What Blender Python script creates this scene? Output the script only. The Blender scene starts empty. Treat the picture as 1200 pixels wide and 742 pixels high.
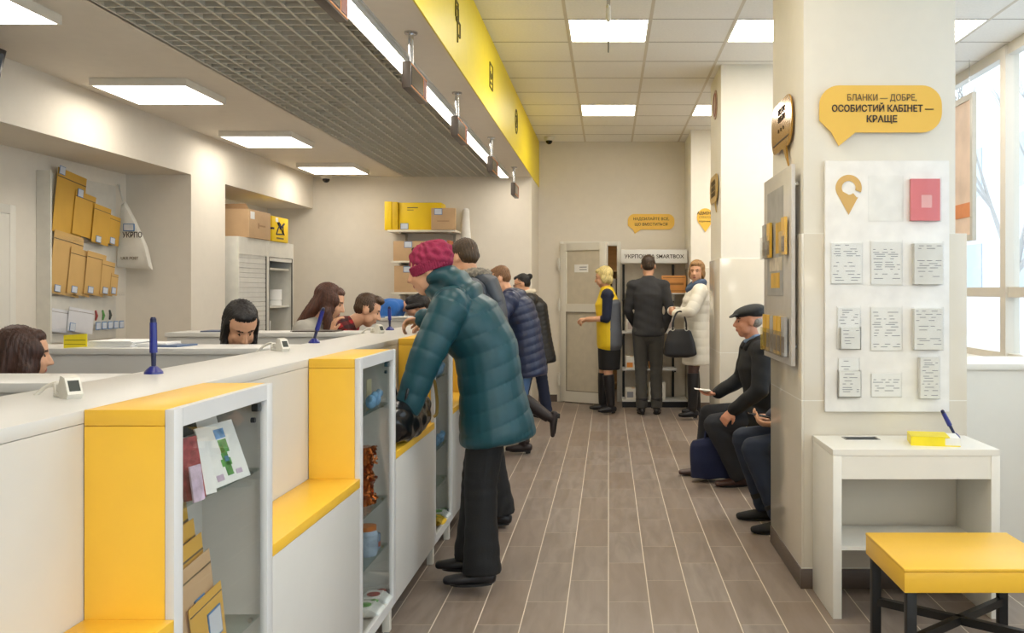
import bpy, bmesh, math, random
import numpy as np
from mathutils import Vector, Matrix, Quaternion, noise
random.seed(7)
V = Vector
COL = bpy.context.scene.collection
PI = math.pi
# ---------------------------------------------------------------- materials
def lin(h):
    if isinstance(h, str):
        h = h.lstrip('#'); c = [int(h[i:i+2], 16)/255 for i in (0, 2, 4)]
    else: c = h
    return tuple((x/12.92 if x <= .04045 else ((x+.055)/1.055)**2.4) for x in c)
MATS = {}
def mat(name, col, rough=.6, metal=0, var=.05, scale=12, bump=0, bscale=80, spec=.5, coat=0, emit=0, stretch=None, sheen=0):
    if name in MATS: return MATS[name]
    m = bpy.data.materials.new(name); m.use_nodes = True
    nt = m.node_tree; b = nt.nodes['Principled BSDF']; L = nt.links
    c = lin(col)
    tc = nt.nodes.new('ShaderNodeTexCoord'); src = tc.outputs['Object']
    if stretch:
        mp = nt.nodes.new('ShaderNodeMapping'); mp.inputs['Scale'].default_value = stretch
        L.new(src, mp.inputs[0]); src = mp.outputs[0]
    nz = nt.nodes.new('ShaderNodeTexNoise'); nz.inputs['Scale'].default_value = scale; nz.inputs['Detail'].default_value = 4
    L.new(src, nz.inputs['Vector'])
    rp = nt.nodes.new('ShaderNodeValToRGB')
    rp.color_ramp.elements[0].position = .3; rp.color_ramp.elements[1].position = .7
    rp.color_ramp.elements[0].color = (*[max(0, x*(1-var)) for x in c], 1)
    rp.color_ramp.elements[1].color = (*[min(1, x*(1+var)) for x in c], 1)
    L.new(nz.outputs[0], rp.inputs[0]); L.new(rp.outputs[0], b.inputs['Base Color'])
    b.inputs['Roughness'].default_value = rough; b.inputs['Metallic'].default_value = metal
    b.inputs['Specular IOR Level'].default_value = spec
    b.inputs['Coat Weight'].default_value = coat
    if sheen: b.inputs['Sheen Weight'].default_value = sheen
    if emit:
        b.inputs['Emission Color'].default_value = (*c, 1); b.inputs['Emission Strength'].default_value = emit
    if bump:
        n2 = nt.nodes.new('ShaderNodeTexNoise'); n2.inputs['Scale'].default_value = bscale; n2.inputs['Detail'].default_value = 3
        L.new(src, n2.inputs['Vector'])
        bp = nt.nodes.new('ShaderNodeBump'); bp.inputs['Strength'].default_value = bump; bp.inputs['Distance'].default_value = .004
        L.new(n2.outputs[0], bp.inputs['Height']); L.new(bp.outputs[0], b.inputs['Normal'])
    MATS[name] = m
    return m
class NB:
    """small node expression builder"""
    def __init__(s, m): s.nt = m.node_tree; s.L = s.nt.links
    def n(s, t): return s.nt.nodes.new(t)
    def m(s, op, a, b=None, c=None):
        x = s.n('ShaderNodeMath'); x.operation = op
        for i, v in enumerate((a, b, c)):
            if v is None: continue
            if isinstance(v, (int, float)): x.inputs[i].default_value = v
            else: s.L.new(v, x.inputs[i])
        return x.outputs[0]
    def mix(s, f, a, b):
        x = s.n('ShaderNodeMix'); x.data_type = 'RGBA'
        for i, v in ((0, f), (6, a), (7, b)):
            if isinstance(v, (int, float)): x.inputs[i].default_value = v
            elif isinstance(v, tuple): x.inputs[i].default_value = (*v[:3], 1)
            else: s.L.new(v, x.inputs[i])
        return x.outputs[2]
def plank_mat():
    m = mat('floor_planks', '#80746c', rough=.42, var=.0, spec=.45); q = NB(m); nt = m.node_tree
    g = q.n('ShaderNodeNewGeometry'); sp = q.n('ShaderNodeSeparateXYZ'); q.L.new(g.outputs['Position'], sp.inputs[0])
    X, Y = sp.outputs[0], sp.outputs[1]
    xs = q.m('DIVIDE', X, .1875); col = q.m('FLOOR', xs); fx = q.m('SUBTRACT', xs, col)
    par = q.m('ABSOLUTE', q.m('MODULO', col, 2.0))
    ys = q.m('ADD', q.m('DIVIDE', q.m('SUBTRACT', Y, 4.222), .603), q.m('MULTIPLY', par, .48))
    row = q.m('FLOOR', ys); fy = q.m('SUBTRACT', ys, row)
    ex = q.m('MULTIPLY', q.m('MINIMUM', fx, q.m('SUBTRACT', 1, fx)), .1875)
    ey = q.m('MULTIPLY', q.m('MINIMUM', fy, q.m('SUBTRACT', 1, fy)), .603)
    gx = q.m('LESS_THAN', ex, .0023); gy = q.m('LESS_THAN', ey, .0022)
    cb = q.n('ShaderNodeCombineXYZ'); q.L.new(col, cb.inputs[0]); q.L.new(row, cb.inputs[1])
    wn = q.n('ShaderNodeTexWhiteNoise'); wn.noise_dimensions = '2D'; q.L.new(cb.outputs[0], wn.inputs['Vector'])
    # grain: long wavy noise in Y, shifted per plank
    gv = q.n('ShaderNodeCombineXYZ')
    q.L.new(q.m('ADD', q.m('MULTIPLY', X, 14), q.m('MULTIPLY', wn.outputs[0], 40)), gv.inputs[0])
    q.L.new(q.m('MULTIPLY', Y, 2.2), gv.inputs[1]); q.L.new(q.m('MULTIPLY', wn.outputs[0], 9), gv.inputs[2])
    nz = q.n('ShaderNodeTexNoise'); nz.inputs['Scale'].default_value = 1; nz.inputs['Detail'].default_value = 5; nz.inputs['Distortion'].default_value = .8
    q.L.new(gv.outputs[0], nz.inputs['Vector'])
    rp = q.n('ShaderNodeValToRGB'); cr = rp.color_ramp
    cr.elements[0].position = .3; cr.elements[0].color = (*lin('#7e7268'), 1)
    cr.elements[1].position = .72; cr.elements[1].color = (*lin('#9b8f86'), 1)
    q.L.new(nz.outputs[0], rp.inputs[0])
    tint = q.mix(q.m('MULTIPLY', wn.outputs[0], .5), rp.outputs[0], lin('#84705f'))
    c1 = q.mix(q.m('MULTIPLY', gy, .75), tint, lin('#c6baa9'))
    c2 = q.mix(q.m('MULTIPLY', gx, .95), c1, lin('#dfd4c2'))
    b = nt.nodes['Principled BSDF']; q.L.new(c2, b.inputs['Base Color'])
    gm = q.m('MAXIMUM', gx, gy)
    q.L.new(q.m('ADD', q.m('MULTIPLY', gm, .4), q.m('ADD', .34, q.m('MULTIPLY', nz.outputs[0], .12))), b.inputs['Roughness'])
    return m
def tile_mat():
    """big glossy beige wall tiles, joints from geometry position"""
    m = mat('beige_wall_tile', '#dfd7c7', rough=.12, var=.03, scale=3, spec=.55); q = NB(m); nt = m.node_tree
    g = q.n('ShaderNodeNewGeometry'); sp = q.n('ShaderNodeSeparateXYZ'); q.L.new(g.outputs['Position'], sp.inputs[0])
    zs = q.m('DIVIDE', q.m('SUBTRACT', sp.outputs[2], .10), .80); fz = q.m('FRACT', zs)
    ez = q.m('MULTIPLY', q.m('MINIMUM', fz, q.m('SUBTRACT', 1, fz)), .8)
    gr = q.m('LESS_THAN', ez, .0022)
    b = nt.nodes['Principled BSDF']; src = b.inputs['Base Color'].links[0].from_socket
    q.L.new(q.mix(gr, src, lin('#f2efe6')), b.inputs['Base Color'])
    return m
def glass_mat(name, tint=(.93, .98, .96), refl=.09, rough=.02):
    m = bpy.data.materials.new(name); m.use_nodes = True; nt = m.node_tree; nt.nodes.clear()
    o = nt.nodes.new('ShaderNodeOutputMaterial'); t = nt.nodes.new('ShaderNodeBsdfTransparent'); t.inputs[0].default_value = (*tint, 1)
    gl = nt.nodes.new('ShaderNodeBsdfGlossy'); gl.inputs['Roughness'].default_value = rough
    q = NB(m); ge = nt.nodes.new('ShaderNodeNewGeometry'); dp = nt.nodes.new('ShaderNodeVectorMath'); dp.operation = 'DOT_PRODUCT'
    nt.links.new(ge.outputs['Incoming'], dp.inputs[0]); nt.links.new(ge.outputs['Normal'], dp.inputs[1])
    fac = q.m('MULTIPLY_ADD', q.m('POWER', q.m('SUBTRACT', 1, q.m('ABSOLUTE', dp.outputs['Value'])), 5), .8, refl*.4)
    mx = nt.nodes.new('ShaderNodeMixShader')
    nt.links.new(fac, mx.inputs[0]); nt.links.new(t.outputs[0], mx.inputs[1]); nt.links.new(gl.outputs[0], mx.inputs[2]); nt.links.new(mx.outputs[0], o.inputs[0])
    MATS[name] = m; return m
def emit_mat(name, col, s):
    m = bpy.data.materials.new(name); m.use_nodes = True; nt = m.node_tree; nt.nodes.clear()
    o = nt.nodes.new('ShaderNodeOutputMaterial'); e = nt.nodes.new('ShaderNodeEmission')
    e.inputs[0].default_value = (*lin(col), 1); e.inputs[1].default_value = s; nt.links.new(e.outputs[0], o.inputs[0]); return m
# ---------------------------------------------------------------- geometry collector
class G:
    def __init__(s): s.v = []; s.f = []; s.mi = []; s.cur = 0
    def add(s, vs, fs):
        o = len(s.v); s.v += [tuple(x) for x in vs]
        for f in fs: s.f.append(tuple(i+o for i in f)); s.mi.append(s.cur)
    def mat(s, i): s.cur = i; return s
    def box(s, x0, x1, y0, y1, z0, z1, bev=0, R=None, c=None):
        if x1 < x0: x0, x1 = x1, x0
        if y1 < y0: y0, y1 = y1, y0
        if z1 < z0: z0, z1 = z1, z0
        bm = bmesh.new()
        vs = [bm.verts.new((x, y, z)) for x in (x0, x1) for y in (y0, y1) for z in (z0, z1)]
        for f in ((0, 1, 3, 2), (4, 6, 7, 5), (0, 4, 5, 1), (2, 3, 7, 6), (0, 2, 6, 4), (1, 5, 7, 3)): bm.faces.new([vs[i] for i in f])
        if bev > 0:
            bev = min(bev, .45*min(x1-x0, y1-y0, z1-z0))
            bmesh.ops.bevel(bm, geom=bm.edges[:], offset=bev, segments=2, affect='EDGES', profile=.5)
        bm.verts.index_update()
        P = [v.co.copy() for v in bm.verts]
        if R is not None:
            c = V(c) if c is not None else V(((x0+x1)/2, (y0+y1)/2, (z0+z1)/2))
            P = [R @ (p-c)+c for p in P]
        s.add(P, [[v.index for v in f.verts] for f in bm.faces]); bm.free(); return s
    def prism(s, pts, o, u, w, t):
        """2D outline pts extruded: point = o + u*a + w*b, thickness along t vector"""
        o, u, w, t = V(o), V(u), V(w), V(t); n = len(pts)
        A = [o+u*a+w*b for a, b in pts]; B = [p+t for p in A]
        fs = [tuple(range(n)), tuple(range(2*n-1, n-1, -1))]+[(i, n+i, n+(i+1) % n, (i+1) % n) for i in range(n)]
        s.add(A+B, fs); return s
    def loft(s, pts, rad, lat, n=20, dome=True, closed_ends=True, power=2.0):
        pts = [V(p) for p in pts]; rad = [(r, r) if isinstance(r, (int, float)) else r for r in rad]
        T = []
        for i in range(len(pts)):
            a = pts[max(0, i-1)]; b = pts[min(len(pts)-1, i+1)]
            T.append((b-a).normalized())
        P = []; RR = []; TT = []
        if dome:
            h = min(rad[0])*.9
            for q in (.12, .45, .8): k = math.cos(math.asin(min(1, 1-q))); P.append(pts[0]-T[0]*h*(1-q)); RR.append((rad[0][0]*k, rad[0][1]*k)); TT.append(T[0])
        P += pts; RR += rad; TT += T
        if dome:
            h = min(rad[-1])*.9
            for q in (.8, .45, .12): k = math.cos(math.asin(min(1, 1-q))); P.append(pts[-1]+T[-1]*h*(1-q)); RR.append((rad[-1][0]*k, rad[-1][1]*k)); TT.append(T[-1])
        vs = []; lat = V(lat)
        for p, (a, b), t in zip(P, RR, TT):
            l = (lat-t*lat.dot(t))
            if l.length < 1e-4: l = t.orthogonal()
            l.normalize(); d = t.cross(l)
            for k in range(n):
                th = 2*PI*k/n; cs, sn = math.cos(th), math.sin(th)
                if power != 2: cs = math.copysign(abs(cs)**(2/power), cs); sn = math.copysign(abs(sn)**(2/power), sn)
                vs.append(p+l*a*cs+d*b*sn)
        fs = [(i*n+k, i*n+(k+1) % n, (i+1)*n+(k+1) % n, (i+1)*n+k) for i in range(len(P)-1) for k in range(n)]
        m = len(P)
        if closed_ends: fs += [tuple(range(n-1, -1, -1)), tuple((m-1)*n+k for k in range(n))]
        s.add(vs, fs); return s
    def cyl(s, p0, p1, r, r2=None, n=16):
        p0, p1 = V(p0), V(p1); t = (p1-p0).normalized()
        return s.loft([p0, p1], [r, r if r2 is None else r2], t.orthogonal(), n, dome=False)
    def cap(s, p0, p1, r, r2=None, n=14):
        p0, p1 = V(p0), V(p1); t = (p1-p0)
        t = t.normalized() if t.length > 1e-6 else V((0, 0, 1)); r2 = r if r2 is None else r2
        P = []; R = []
        for q in (80, 55, 28): a = math.radians(q); P.append(p0-t*r*math.sin(a)); R.append(r*math.cos(a))
        P += [p0, p1]; R += [r, r2]
        for q in (28, 55, 80): a = math.radians(q); P.append(p1+t*r2*math.sin(a)); R.append(r2*math.cos(a))
        return s._rings(P, R, t, n)
    def _rings(s, P, R, t, n):
        l = t.orthogonal().normalized(); d = t.cross(l); vs = []
        for p, r in zip(P, R):
            for k in range(n): th = 2*PI*k/n; vs.append(p+l*r*math.cos(th)+d*r*math.sin(th))
        m = len(P); fs = [(i*n+k, i*n+(k+1) % n, (i+1)*n+(k+1) % n, (i+1)*n+k) for i in range(m-1) for k in range(n)]
        fs += [tuple(range(n-1, -1, -1)), tuple((m-1)*n+k for k in range(n))]
        s.add(vs, fs); return s
    def tube(s, pts, r, n=8, res=1):
        pts = [V(p) for p in pts]
        if res > 1:
            Q = []
            for i in range(len(pts)-1):
                p0 = pts[max(0, i-1)]; p1 = pts[i]; p2 = pts[i+1]; p3 = pts[min(len(pts)-1, i+2)]
                for k in range(res):
                    t = k/res
                    Q.append(.5*((2*p1)+(p2-p0)*t+(2*p0-5*p1+4*p2-p3)*t*t+(3*p1-p0-3*p2+p3)*t**3))
            Q.append(pts[-1]); pts = Q
        l = None; vs = []
        for i, p in enumerate(pts):
            t = (pts[min(len(pts)-1, i+1)]-pts[max(0, i-1)]).normalized()
            if l is None: l = t.orthogonal().normalized()
            else: l = (l-t*l.dot(t)).normalized()
            d = t.cross(l)
            for k in range(n): th = 2*PI*k/n; vs.append(p+l*r*math.cos(th)+d*r*math.sin(th))
        m = len(pts); fs = [(i*n+k, i*n+(k+1) % n, (i+1)*n+(k+1) % n, (i+1)*n+k) for i in range(m-1) for k in range(n)]
        fs += [tuple(range(n-1, -1, -1)), tuple((m-1)*n+k for k in range(n))]
        s.add(vs, fs); return s
    def ell(s, c, r, F=(1, 0, 0), U=(0, 0, 1), n=16, m=10):
        """ellipsoid radii r=(fwd, side, up)"""
        F = V(F).normalized(); U = V(U); U = (U-F*U.dot(F)).normalized(); S = U.cross(F); c = V(c); vs = []
        for i in range(1, m):
            ph = PI*i/m
            for k in range(n):
                th = 2*PI*k/n
                vs.append(c+F*r[0]*math.sin(ph)*math.cos(th)+S*r[1]*math.sin(ph)*math.sin(th)+U*r[2]*math.cos(ph))
        o = len(vs); vs += [c+U*r[2], c-U*r[2]]
        fs = [(i*n+k, (i+1)*n+k, (i+1)*n+(k+1) % n, i*n+(k+1) % n) for i in range(m-2) for k in range(n)]
        fs += [(o, k, (k+1) % n) for k in range(n)]+[(o+1, (m-2)*n+(k+1) % n, (m-2)*n+k) for k in range(n)]
        s.add(vs, fs); return s
    def lathe(s, c, prof, n=24):
        c = V(c); vs = []
        for r, z in prof:
            for k in range(n): th = 2*PI*k/n; vs.append(c+V((r*math.cos(th), r*math.sin(th), z)))
        m = len(prof); fs = [(i*n+k, i*n+(k+1) % n, (i+1)*n+(k+1) % n, (i+1)*n+k) for i in range(m-1) for k in range(n)]
        fs += [tuple(range(n-1, -1, -1)), tuple((m-1)*n+k for k in range(n))]
        s.add(vs, fs); return s
    def rot(s, M, c=(0, 0, 0), start=0):
        c = V(c)
        for i in range(start, len(s.v)): s.v[i] = tuple(M @ (V(s.v[i])-c)+c)
        return s
def RZ(a): return Matrix.Rotation(math.radians(a), 3, 'Z')
def RX(a): return Matrix.Rotation(math.radians(a), 3, 'X')
def RY(a): return Matrix.Rotation(math.radians(a), 3, 'Y')
ORG = {}
def tag(o, label=None, cat=None, group=None, kind=None):
    if label: o['label'] = label
    if cat: o['category'] = cat
    if group: o['group'] = group
    if kind: o['kind'] = kind
    return o
def thing(name, label, cat, loc=(0, 0, 0), group=None):
    """Empty at the base; parts are given in world coordinates"""
    o = bpy.data.objects.new(name, None); o.empty_display_size = .1; COL.objects.link(o); o.location = loc
    ORG[o.name] = V(loc); return tag(o, label, cat, group)
def mesh_of(g, name, mats, org):
    me = bpy.data.meshes.new(name)
    me.from_pydata([tuple(V(p)-org) for p in g.v], [], g.f)
    for m in (mats if isinstance(mats, (list, tuple)) else [mats]): me.materials.append(m)
    me.polygons.foreach_set('material_index', g.mi)
    bm = bmesh.new(); bm.from_mesh(me); bmesh.ops.recalc_face_normals(bm, faces=bm.faces[:]); bm.to_mesh(me); bm.free()
    return me
def smooth_me(me, ang=27):
    me.polygons.foreach_set('use_smooth', [True]*len(me.polygons))
    try: me.set_sharp_from_angle(angle=math.radians(ang))
    except Exception: pass
def obj(name, g, mats, parent=None, loc=None, smooth=True, label=None, cat=None, group=None, kind=None):
    org = ORG[parent.name] if parent is not None else V(loc if loc is not None else (0, 0, 0))
    me = mesh_of(g, name, mats, org) if isinstance(g, G) else g
    if smooth: smooth_me(me)
    o = bpy.data.objects.new(name, me); COL.objects.link(o)
    if parent is not None: o.parent = parent
    else: o.location = org
    ORG[o.name] = org
    return tag(o, label, cat, group, kind)
def struct(name, g, mats, **k):
    return obj(name, g, mats, kind='structure', **k)
def dup(root, loc, label=None, rz=None, group=None):
    r = root.copy(); COL.objects.link(r); r.location = loc
    if rz is not None: r.rotation_euler = (0, 0, rz)
    if label: r['label'] = label
    if group: r['group'] = group
    for ch in list(root.children):
        c = ch.copy(); COL.objects.link(c); c.parent = r
        for g in list(ch.children):
            d = g.copy(); COL.objects.link(d); d.parent = c
    return r
def text(body, size, center, facing, m, parent, name='lettering', bold=0.0, ext=.0012, align='CENTER', sx=1.0, width=None):
    """facing: 'S' (towards camera, -Y), 'W' (-X), 'E' (+X). Lettering as mesh; centred on `center`"""
    cu = bpy.data.curves.new('lettering', 'FONT'); cu.body = body; cu.size = size; cu.extrude = ext; cu.offset = bold*size
    cu.align_x = align; cu.align_y = 'CENTER'; cu.resolution_u = 3; cu.space_line = 1.0
    o = bpy.data.objects.new('tmp', cu); COL.objects.link(o)
    dg = bpy.context.evaluated_depsgraph_get(); me = bpy.data.meshes.new_from_object(o.evaluated_get(dg))
    bpy.data.objects.remove(o); bpy.data.curves.remove(cu)
    X, Z = {'S': (V((1, 0, 0)), V((0, 0, 1))), 'W': (V((0, -1, 0)), V((0, 0, 1))), 'E': (V((0, 1, 0)), V((0, 0, 1)))}[facing] if isinstance(facing, str) else facing
    N = X.cross(Z); org = ORG[parent.name]
    if width: xs_ = [v.co.x for v in me.vertices]; sx = width/(max(xs_)-min(xs_))
    for v in me.vertices:
        c = v.co.copy(); v.co = V(center)+X*c.x*sx+Z*c.y+N*c.z-org
    me.materials.clear(); me.materials.append(m); me.name = name
    o = bpy.data.objects.new(name, me); COL.objects.link(o); o.parent = parent; ORG[o.name] = org
    return o
def F(px, py, d):
    k = d/1080; return V(((px-713)*k, d, 1.425+(341-py)*k))
# ---------------------------------------------------------------- palette
wall_m = mat('wall_paint_cream', '#e2dacb', rough=.75, var=.015, bump=.05, bscale=200)
colm = mat('column_paint', '#ece7db', rough=.7, var=.012, bump=.04, bscale=200)
ceil_m = mat('ceiling_plaster', '#ece4d6', rough=.8, var=.015)
tilec = mat('ceiling_tile_mineral', '#f4f1ea', rough=.85, var=.03, scale=60, bump=.2, bscale=300)
bar_m = mat('tbar_white', '#d6ccb9', rough=.5, var=.01)
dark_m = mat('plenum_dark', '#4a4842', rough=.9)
grid_m = mat('open_cell_metal', '#d2cfc2', rough=.45, metal=.0, var=.03)
yel_soffit = mat('soffit_yellow_paint', '#f3da1c', rough=.45, var=.02)
yel = mat('yellow_laminate', '#f5c23c', rough=.38, var=.015, spec=.5)
yel_sign = mat('yellow_acrylic', '#f2c24a', rough=.3, var=.01)
white_lam = mat('white_laminate', '#d3d1cb', rough=.35, var=.01)
desk_white = mat('desk_white', '#f0ede4', rough=.35, var=.01)
white_edge = mat('white_edge_band', '#d9d9d8', rough=.35, var=.01)
white_pvc = mat('white_pvc', '#e2ded2', rough=.35, var=.01)
black_m = mat('black_metal', '#141414', rough=.45)
ink = mat('dark_lettering', '#3a2c22', rough=.6)
inkg = mat('grey_lettering', '#6b5a3a', rough=.6)
base_m = mat('baseboard_brown', '#5d4f45', rough=.4, var=.08, scale=6, stretch=(1, 1, 8))
tile_w = tile_mat()
glass = glass_mat('clear_glass', (.975, .985, .98))
gshelf = glass_mat('shelf_glass', (.88, .95, .93))
chrome = mat('chrome', '#c8c8c8', rough=.15, metal=1, var=.01)
paper = mat('paper_white', '#f1f0ec', rough=.8, var=.02)
paperg = mat('printed_grey', '#8c8c92', rough=.8)
kraft = mat('kraft_board', '#c6a47c', rough=.8, var=.05, scale=8)
kraft_d = mat('kraft_board_brown', '#a98660', rough=.8, var=.05, scale=8)
mailer = mat('kraft_mailer_gold', '#d6a63f', rough=.6, var=.05, scale=6)
carton_y = mat('yellow_carton', '#f0c90e', rough=.55, var=.02)
blue_edge = mat('label_blue', '#4a7fb5', rough=.6)
glow = emit_mat('lamp_diffuser', '#fff6e8', 18)
glow3 = emit_mat('surface_lamp_diffuser', '#fff6e8', 10.5)
glow2 = emit_mat('strip_diffuser', '#fff6e8', 14)
# ================================================================ ROOM
CAM_H = 1.425; CEIL = 3.351; LOW = 2.765; BACK = 11.87; LB = 10.8; LX = -3.46; WX = 3.13
FRONT = -2.2
struct('floor', G().box(-4.2, 3.6, FRONT-.2, 13.6, -.1, 0), plank_mat())
# back wall with doorway X -.63 .. .16, Z 0..2.05
g = G().box(-.9, -.63, BACK, BACK+.15, 0, CEIL); g.box(-.63, .16, BACK, BACK+.15, 2.06, CEIL); g.box(.16, 3.6, BACK, BACK+.15, 0, CEIL)
struct('wall_back', g, wall_m)
g = G().box(-4.2, -.9, LB, BACK+.15, 0, CEIL)
struct('wall_left_back', g, wall_m)
# left wall: beam, pillar, niches
g = G()
g.box(-4.2, LX, FRONT, 4.0, 0, LOW)
g.box(-4.02, LX, 4.0, LB, 2.39, LOW)
g.box(-4.02, LX, 7.64, 8.32, 0, 2.39)
g.box(-4.2, -4.0, 4.0, 5.30, 0, LOW); g.box(-4.2, -4.0, 5.30, 6.20, 2.0, LOW); g.box(-4.2, -4.0, 6.20, LB, 0, LOW)
struct('wall_left', g, wall_m)
# soffit bulkhead between low and high ceiling
g = G().box(-1.24, -.9, FRONT, LB, LOW, CEIL+.05)
struct('wall_bulkhead', g, ceil_m)
g = G().box(-.9, -.892, FRONT, BACK, LOW-.004, CEIL)
soff = struct('trim_1', g, yel_soffit); soff['label'] = 'yellow painted band along the bulkhead above the counter'
# low plaster ceiling (left strip) and part before the open-cell grid
g = G().box(-4.2, -2.38, FRONT, LB, LOW, LOW+.08); g.box(-2.38, -1.24, FRONT, 2.0, LOW, LOW+.08)
g.box(-2.4, -1.2, 2.0, LB, LOW+.55, LOW+.6)
struct('ceiling_low', g, ceil_m)
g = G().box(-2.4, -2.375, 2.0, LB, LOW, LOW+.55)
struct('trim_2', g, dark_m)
# open-cell grid
g = G()
n = 12; t = .0045
for i in range(n+1):
    x = -2.375+i*(1.135/n); g.box(x-.003, x+.003, 2.0, LB-.002, LOW, LOW+.05); g.box(x-.0065, x+.0065, 2.0, LB-.002, LOW-.004, LOW)
y = 2.0
while y < LB:
    g.box(-2.378, -1.24, y-.003, y+.003, LOW, LOW+.05); g.box(-2.378, -1.24, y-.0065, y+.0065, LOW-.003, LOW); y += .0975
obj('open_cell_ceiling', g, grid_m, loc=(-1.8, 6.4, LOW), smooth=False, label='grey open-cell lattice ceiling panel above the staff area', cat='ceiling grid')
# high tiled ceiling
g = G()
ys = 9.517
rows = [9.517+.6*(i) for i in range(-20, 4)]
xs = [-.9, -.3, .3, .9, 1.5, 2.1, 2.7]
LIGHTS = []
lit_rows = [9.517, 6.48, 3.45, .45]
for y0 in rows:
    y1 = min(y0+.6, BACK)
    if y0 > BACK-.05: continue
    r0 = round((y0-9.517)/.6)
    for x0 in xs:
        x1 = min(x0+.6, WX) if x0 < 2.7 else WX
        if r0 % 5 == 0 and x0 in (-.3, .9, 2.1) and not (x0 > 0 and 2 < y0 < 6): LIGHTS.append((x0, x1, y0, y1)); continue
        g.box(x0+.008, x1-.008, y0+.0035, y1-.0035, CEIL-.003, CEIL+.01)
struct('ceiling', g, tilec, smooth=False)
g = G().box(-.95, WX+.22, FRONT-.2, BACK+.2, CEIL+.05, CEIL+.12)
struct('ceiling_slab', g, dark_m)
g = G()
for x in xs[1:]: g.box(x-.0115, x+.0115, FRONT, BACK, CEIL-.0045, CEIL+.02)
struct('trim_3', g, bar_m)
g = G()
for y0 in rows:
    if y0 < BACK: g.box(-.9, WX, y0-.0055, y0+.0055, CEIL-.0040, CEIL+.02)
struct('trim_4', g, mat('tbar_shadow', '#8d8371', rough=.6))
frame_m = mat('lamp_frame_white', '#e4dfd2', rough=.4)
# recessed ceiling lamps
names = {(-.3, 6): 'square recessed ceiling lamp over the aisle, nearer one, behind the hanging sensor', (-.3, 9): 'square recessed ceiling lamp over the aisle, farther one near the back wall',
         (.9, 6): 'square recessed ceiling lamp cut off by the near column', (.9, 9): 'square recessed ceiling lamp farther back, beside the second column',
         (2.1, 6): 'recessed ceiling lamp right of the near column by the windows'}
for (x0, x1, y0, y1) in LIGHTS:
    lab = names.get((x0, int(y0)), 'square recessed ceiling lamp over the hall outside the picture')
    t_ = thing('ceiling_lamp', lab, 'ceiling lamp', ((x0+x1)/2, (y0+y1)/2, CEIL), 'recessed ceiling lamps')
    g = G(); a, b, c, d = x0+.006, x1-.006, y0+.004, y1-.004
    for bx in ((a, b, c, c+.012), (a, b, d-.012, d), (a, a+.014, c+.012, d-.012), (b-.014, b, c+.012, d-.012)): g.box(*bx, CEIL-.006, CEIL+.03)
    obj('frame', g, frame_m, t_)
    obj('diffuser', G().box(a+.014, b-.014, c+.012, d-.012, CEIL-.001, CEIL+.012), glow, t_)
# surface-mounted panels on the low ceiling
labs = ['square surface ceiling lamp at the upper left corner, nearest', 'square surface ceiling lamp, second from the near left corner',
        'square surface ceiling lamp, second from the back wall', 'square surface ceiling lamp closest to the back wall']
for i, y0 in enumerate((3.87, 5.79, 7.714, 9.63)):
    t_ = thing('surface_ceiling_lamp', labs[i], 'ceiling lamp', (-2.96, y0+.3, LOW), 'surface ceiling lamps over the staff area')
    g = G(); a, b, c, d, z0 = -3.265, -2.655, y0, y0+.61, LOW-.048
    for bx in ((a, b, c, c+.014), (a, b, d-.014, d), (a, a+.014, c+.014, d-.014), (b-.014, b, c+.014, d-.014)): g.box(*bx, z0, LOW, bev=.002)
    obj('frame', g, frame_m, t_)
    obj('diffuser', G().box(a+.014, b-.014, c+.014, d-.014, z0+.002, z0+.02), glow3, t_)
# linear strip lamp under the bulkhead
t_ = thing('strip_lamp', 'long white strip lamp running along the bulkhead above the counter', 'lamp', (-1.195, 6.3, LOW))
g = G().box(-1.155, -1.150, 1.5, 10.62, LOW-.037, LOW); g.box(-1.245, -1.240, 1.5, 10.62, LOW-.037, LOW+.0); g.box(-1.245, -1.15, 10.62, 10.63, LOW-.037, LOW)
g.box(-1.150, -1.135, 1.5, 10.63, LOW-.01, LOW)
obj('frame', g, mat('strip_housing', '#c9c9c4', rough=.35), t_)
obj('diffuser', G().box(-1.24, -1.155, 1.5, 10.62, LOW-.036, LOW-.02), glow2, t_)
# doorway room behind
g = G().box(-1.0, 1.2, 13.4, 13.5, 0, 2.6); g.box(-1.05, -.95, BACK+.15, 13.4, 0, 2.6); g.box(1.15, 1.25, BACK+.15, 13.4, 0, 2.6); g.box(-1.0, 1.2, BACK+.15, 13.5, 2.6, 2.65)
struct('wall_storeroom', g, wall_m)
obj('storeroom_lamp', G().box(-.2, .4, 12.4, 12.8, 2.57, 2.6), emit_mat('storeroom_glow', '#fff2dc', 5), loc=(.1, 12.6, 2.6), label='ceiling lamp in the storeroom behind the open door', cat='lamp')
# columns
def column(n, x0, x1, y0, y1, lab):
    c = struct('column', G().box(x0, x1, y0, y1, 0, CEIL+.02, bev=.004), colm, label=lab)
    t = .012
    g = G().box(x0-t, x0, y0-t, y1, .094, 1.70, bev=.002); g.box(x0, x1+.05, y0-t, y0, .094, 1.70, bev=.002); g.box(x1, x1+.05, y0, y1, .094, 1.70, bev=.002)
    obj('tile_cladding', g, tile_w, c)
    g = G().box(x0-t-.004, x1+.054, y0-t-.004, y0, 0, .094, bev=.002); g.box(x0-t-.004, x0, y0, y1, 0, .094, bev=.002)
    obj('skirting', g, base_m, c)
column(1, .935, 1.665, 4.42, 5.24, 'large white square column at right with tiled lower half')
column(2, .955, 1.75, 7.82, 8.6, 'second white column behind the seated man')
column(3, .985, 1.9, 11.0, BACK, 'third column against the back wall behind the woman in white')
# back baseboards
g = G().box(-.9, -.66, BACK-.012, BACK, 0, .09); g.box(.2, .98, BACK-.012, BACK, 0, .09)
struct('baseboard_back', g, base_m)
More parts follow.
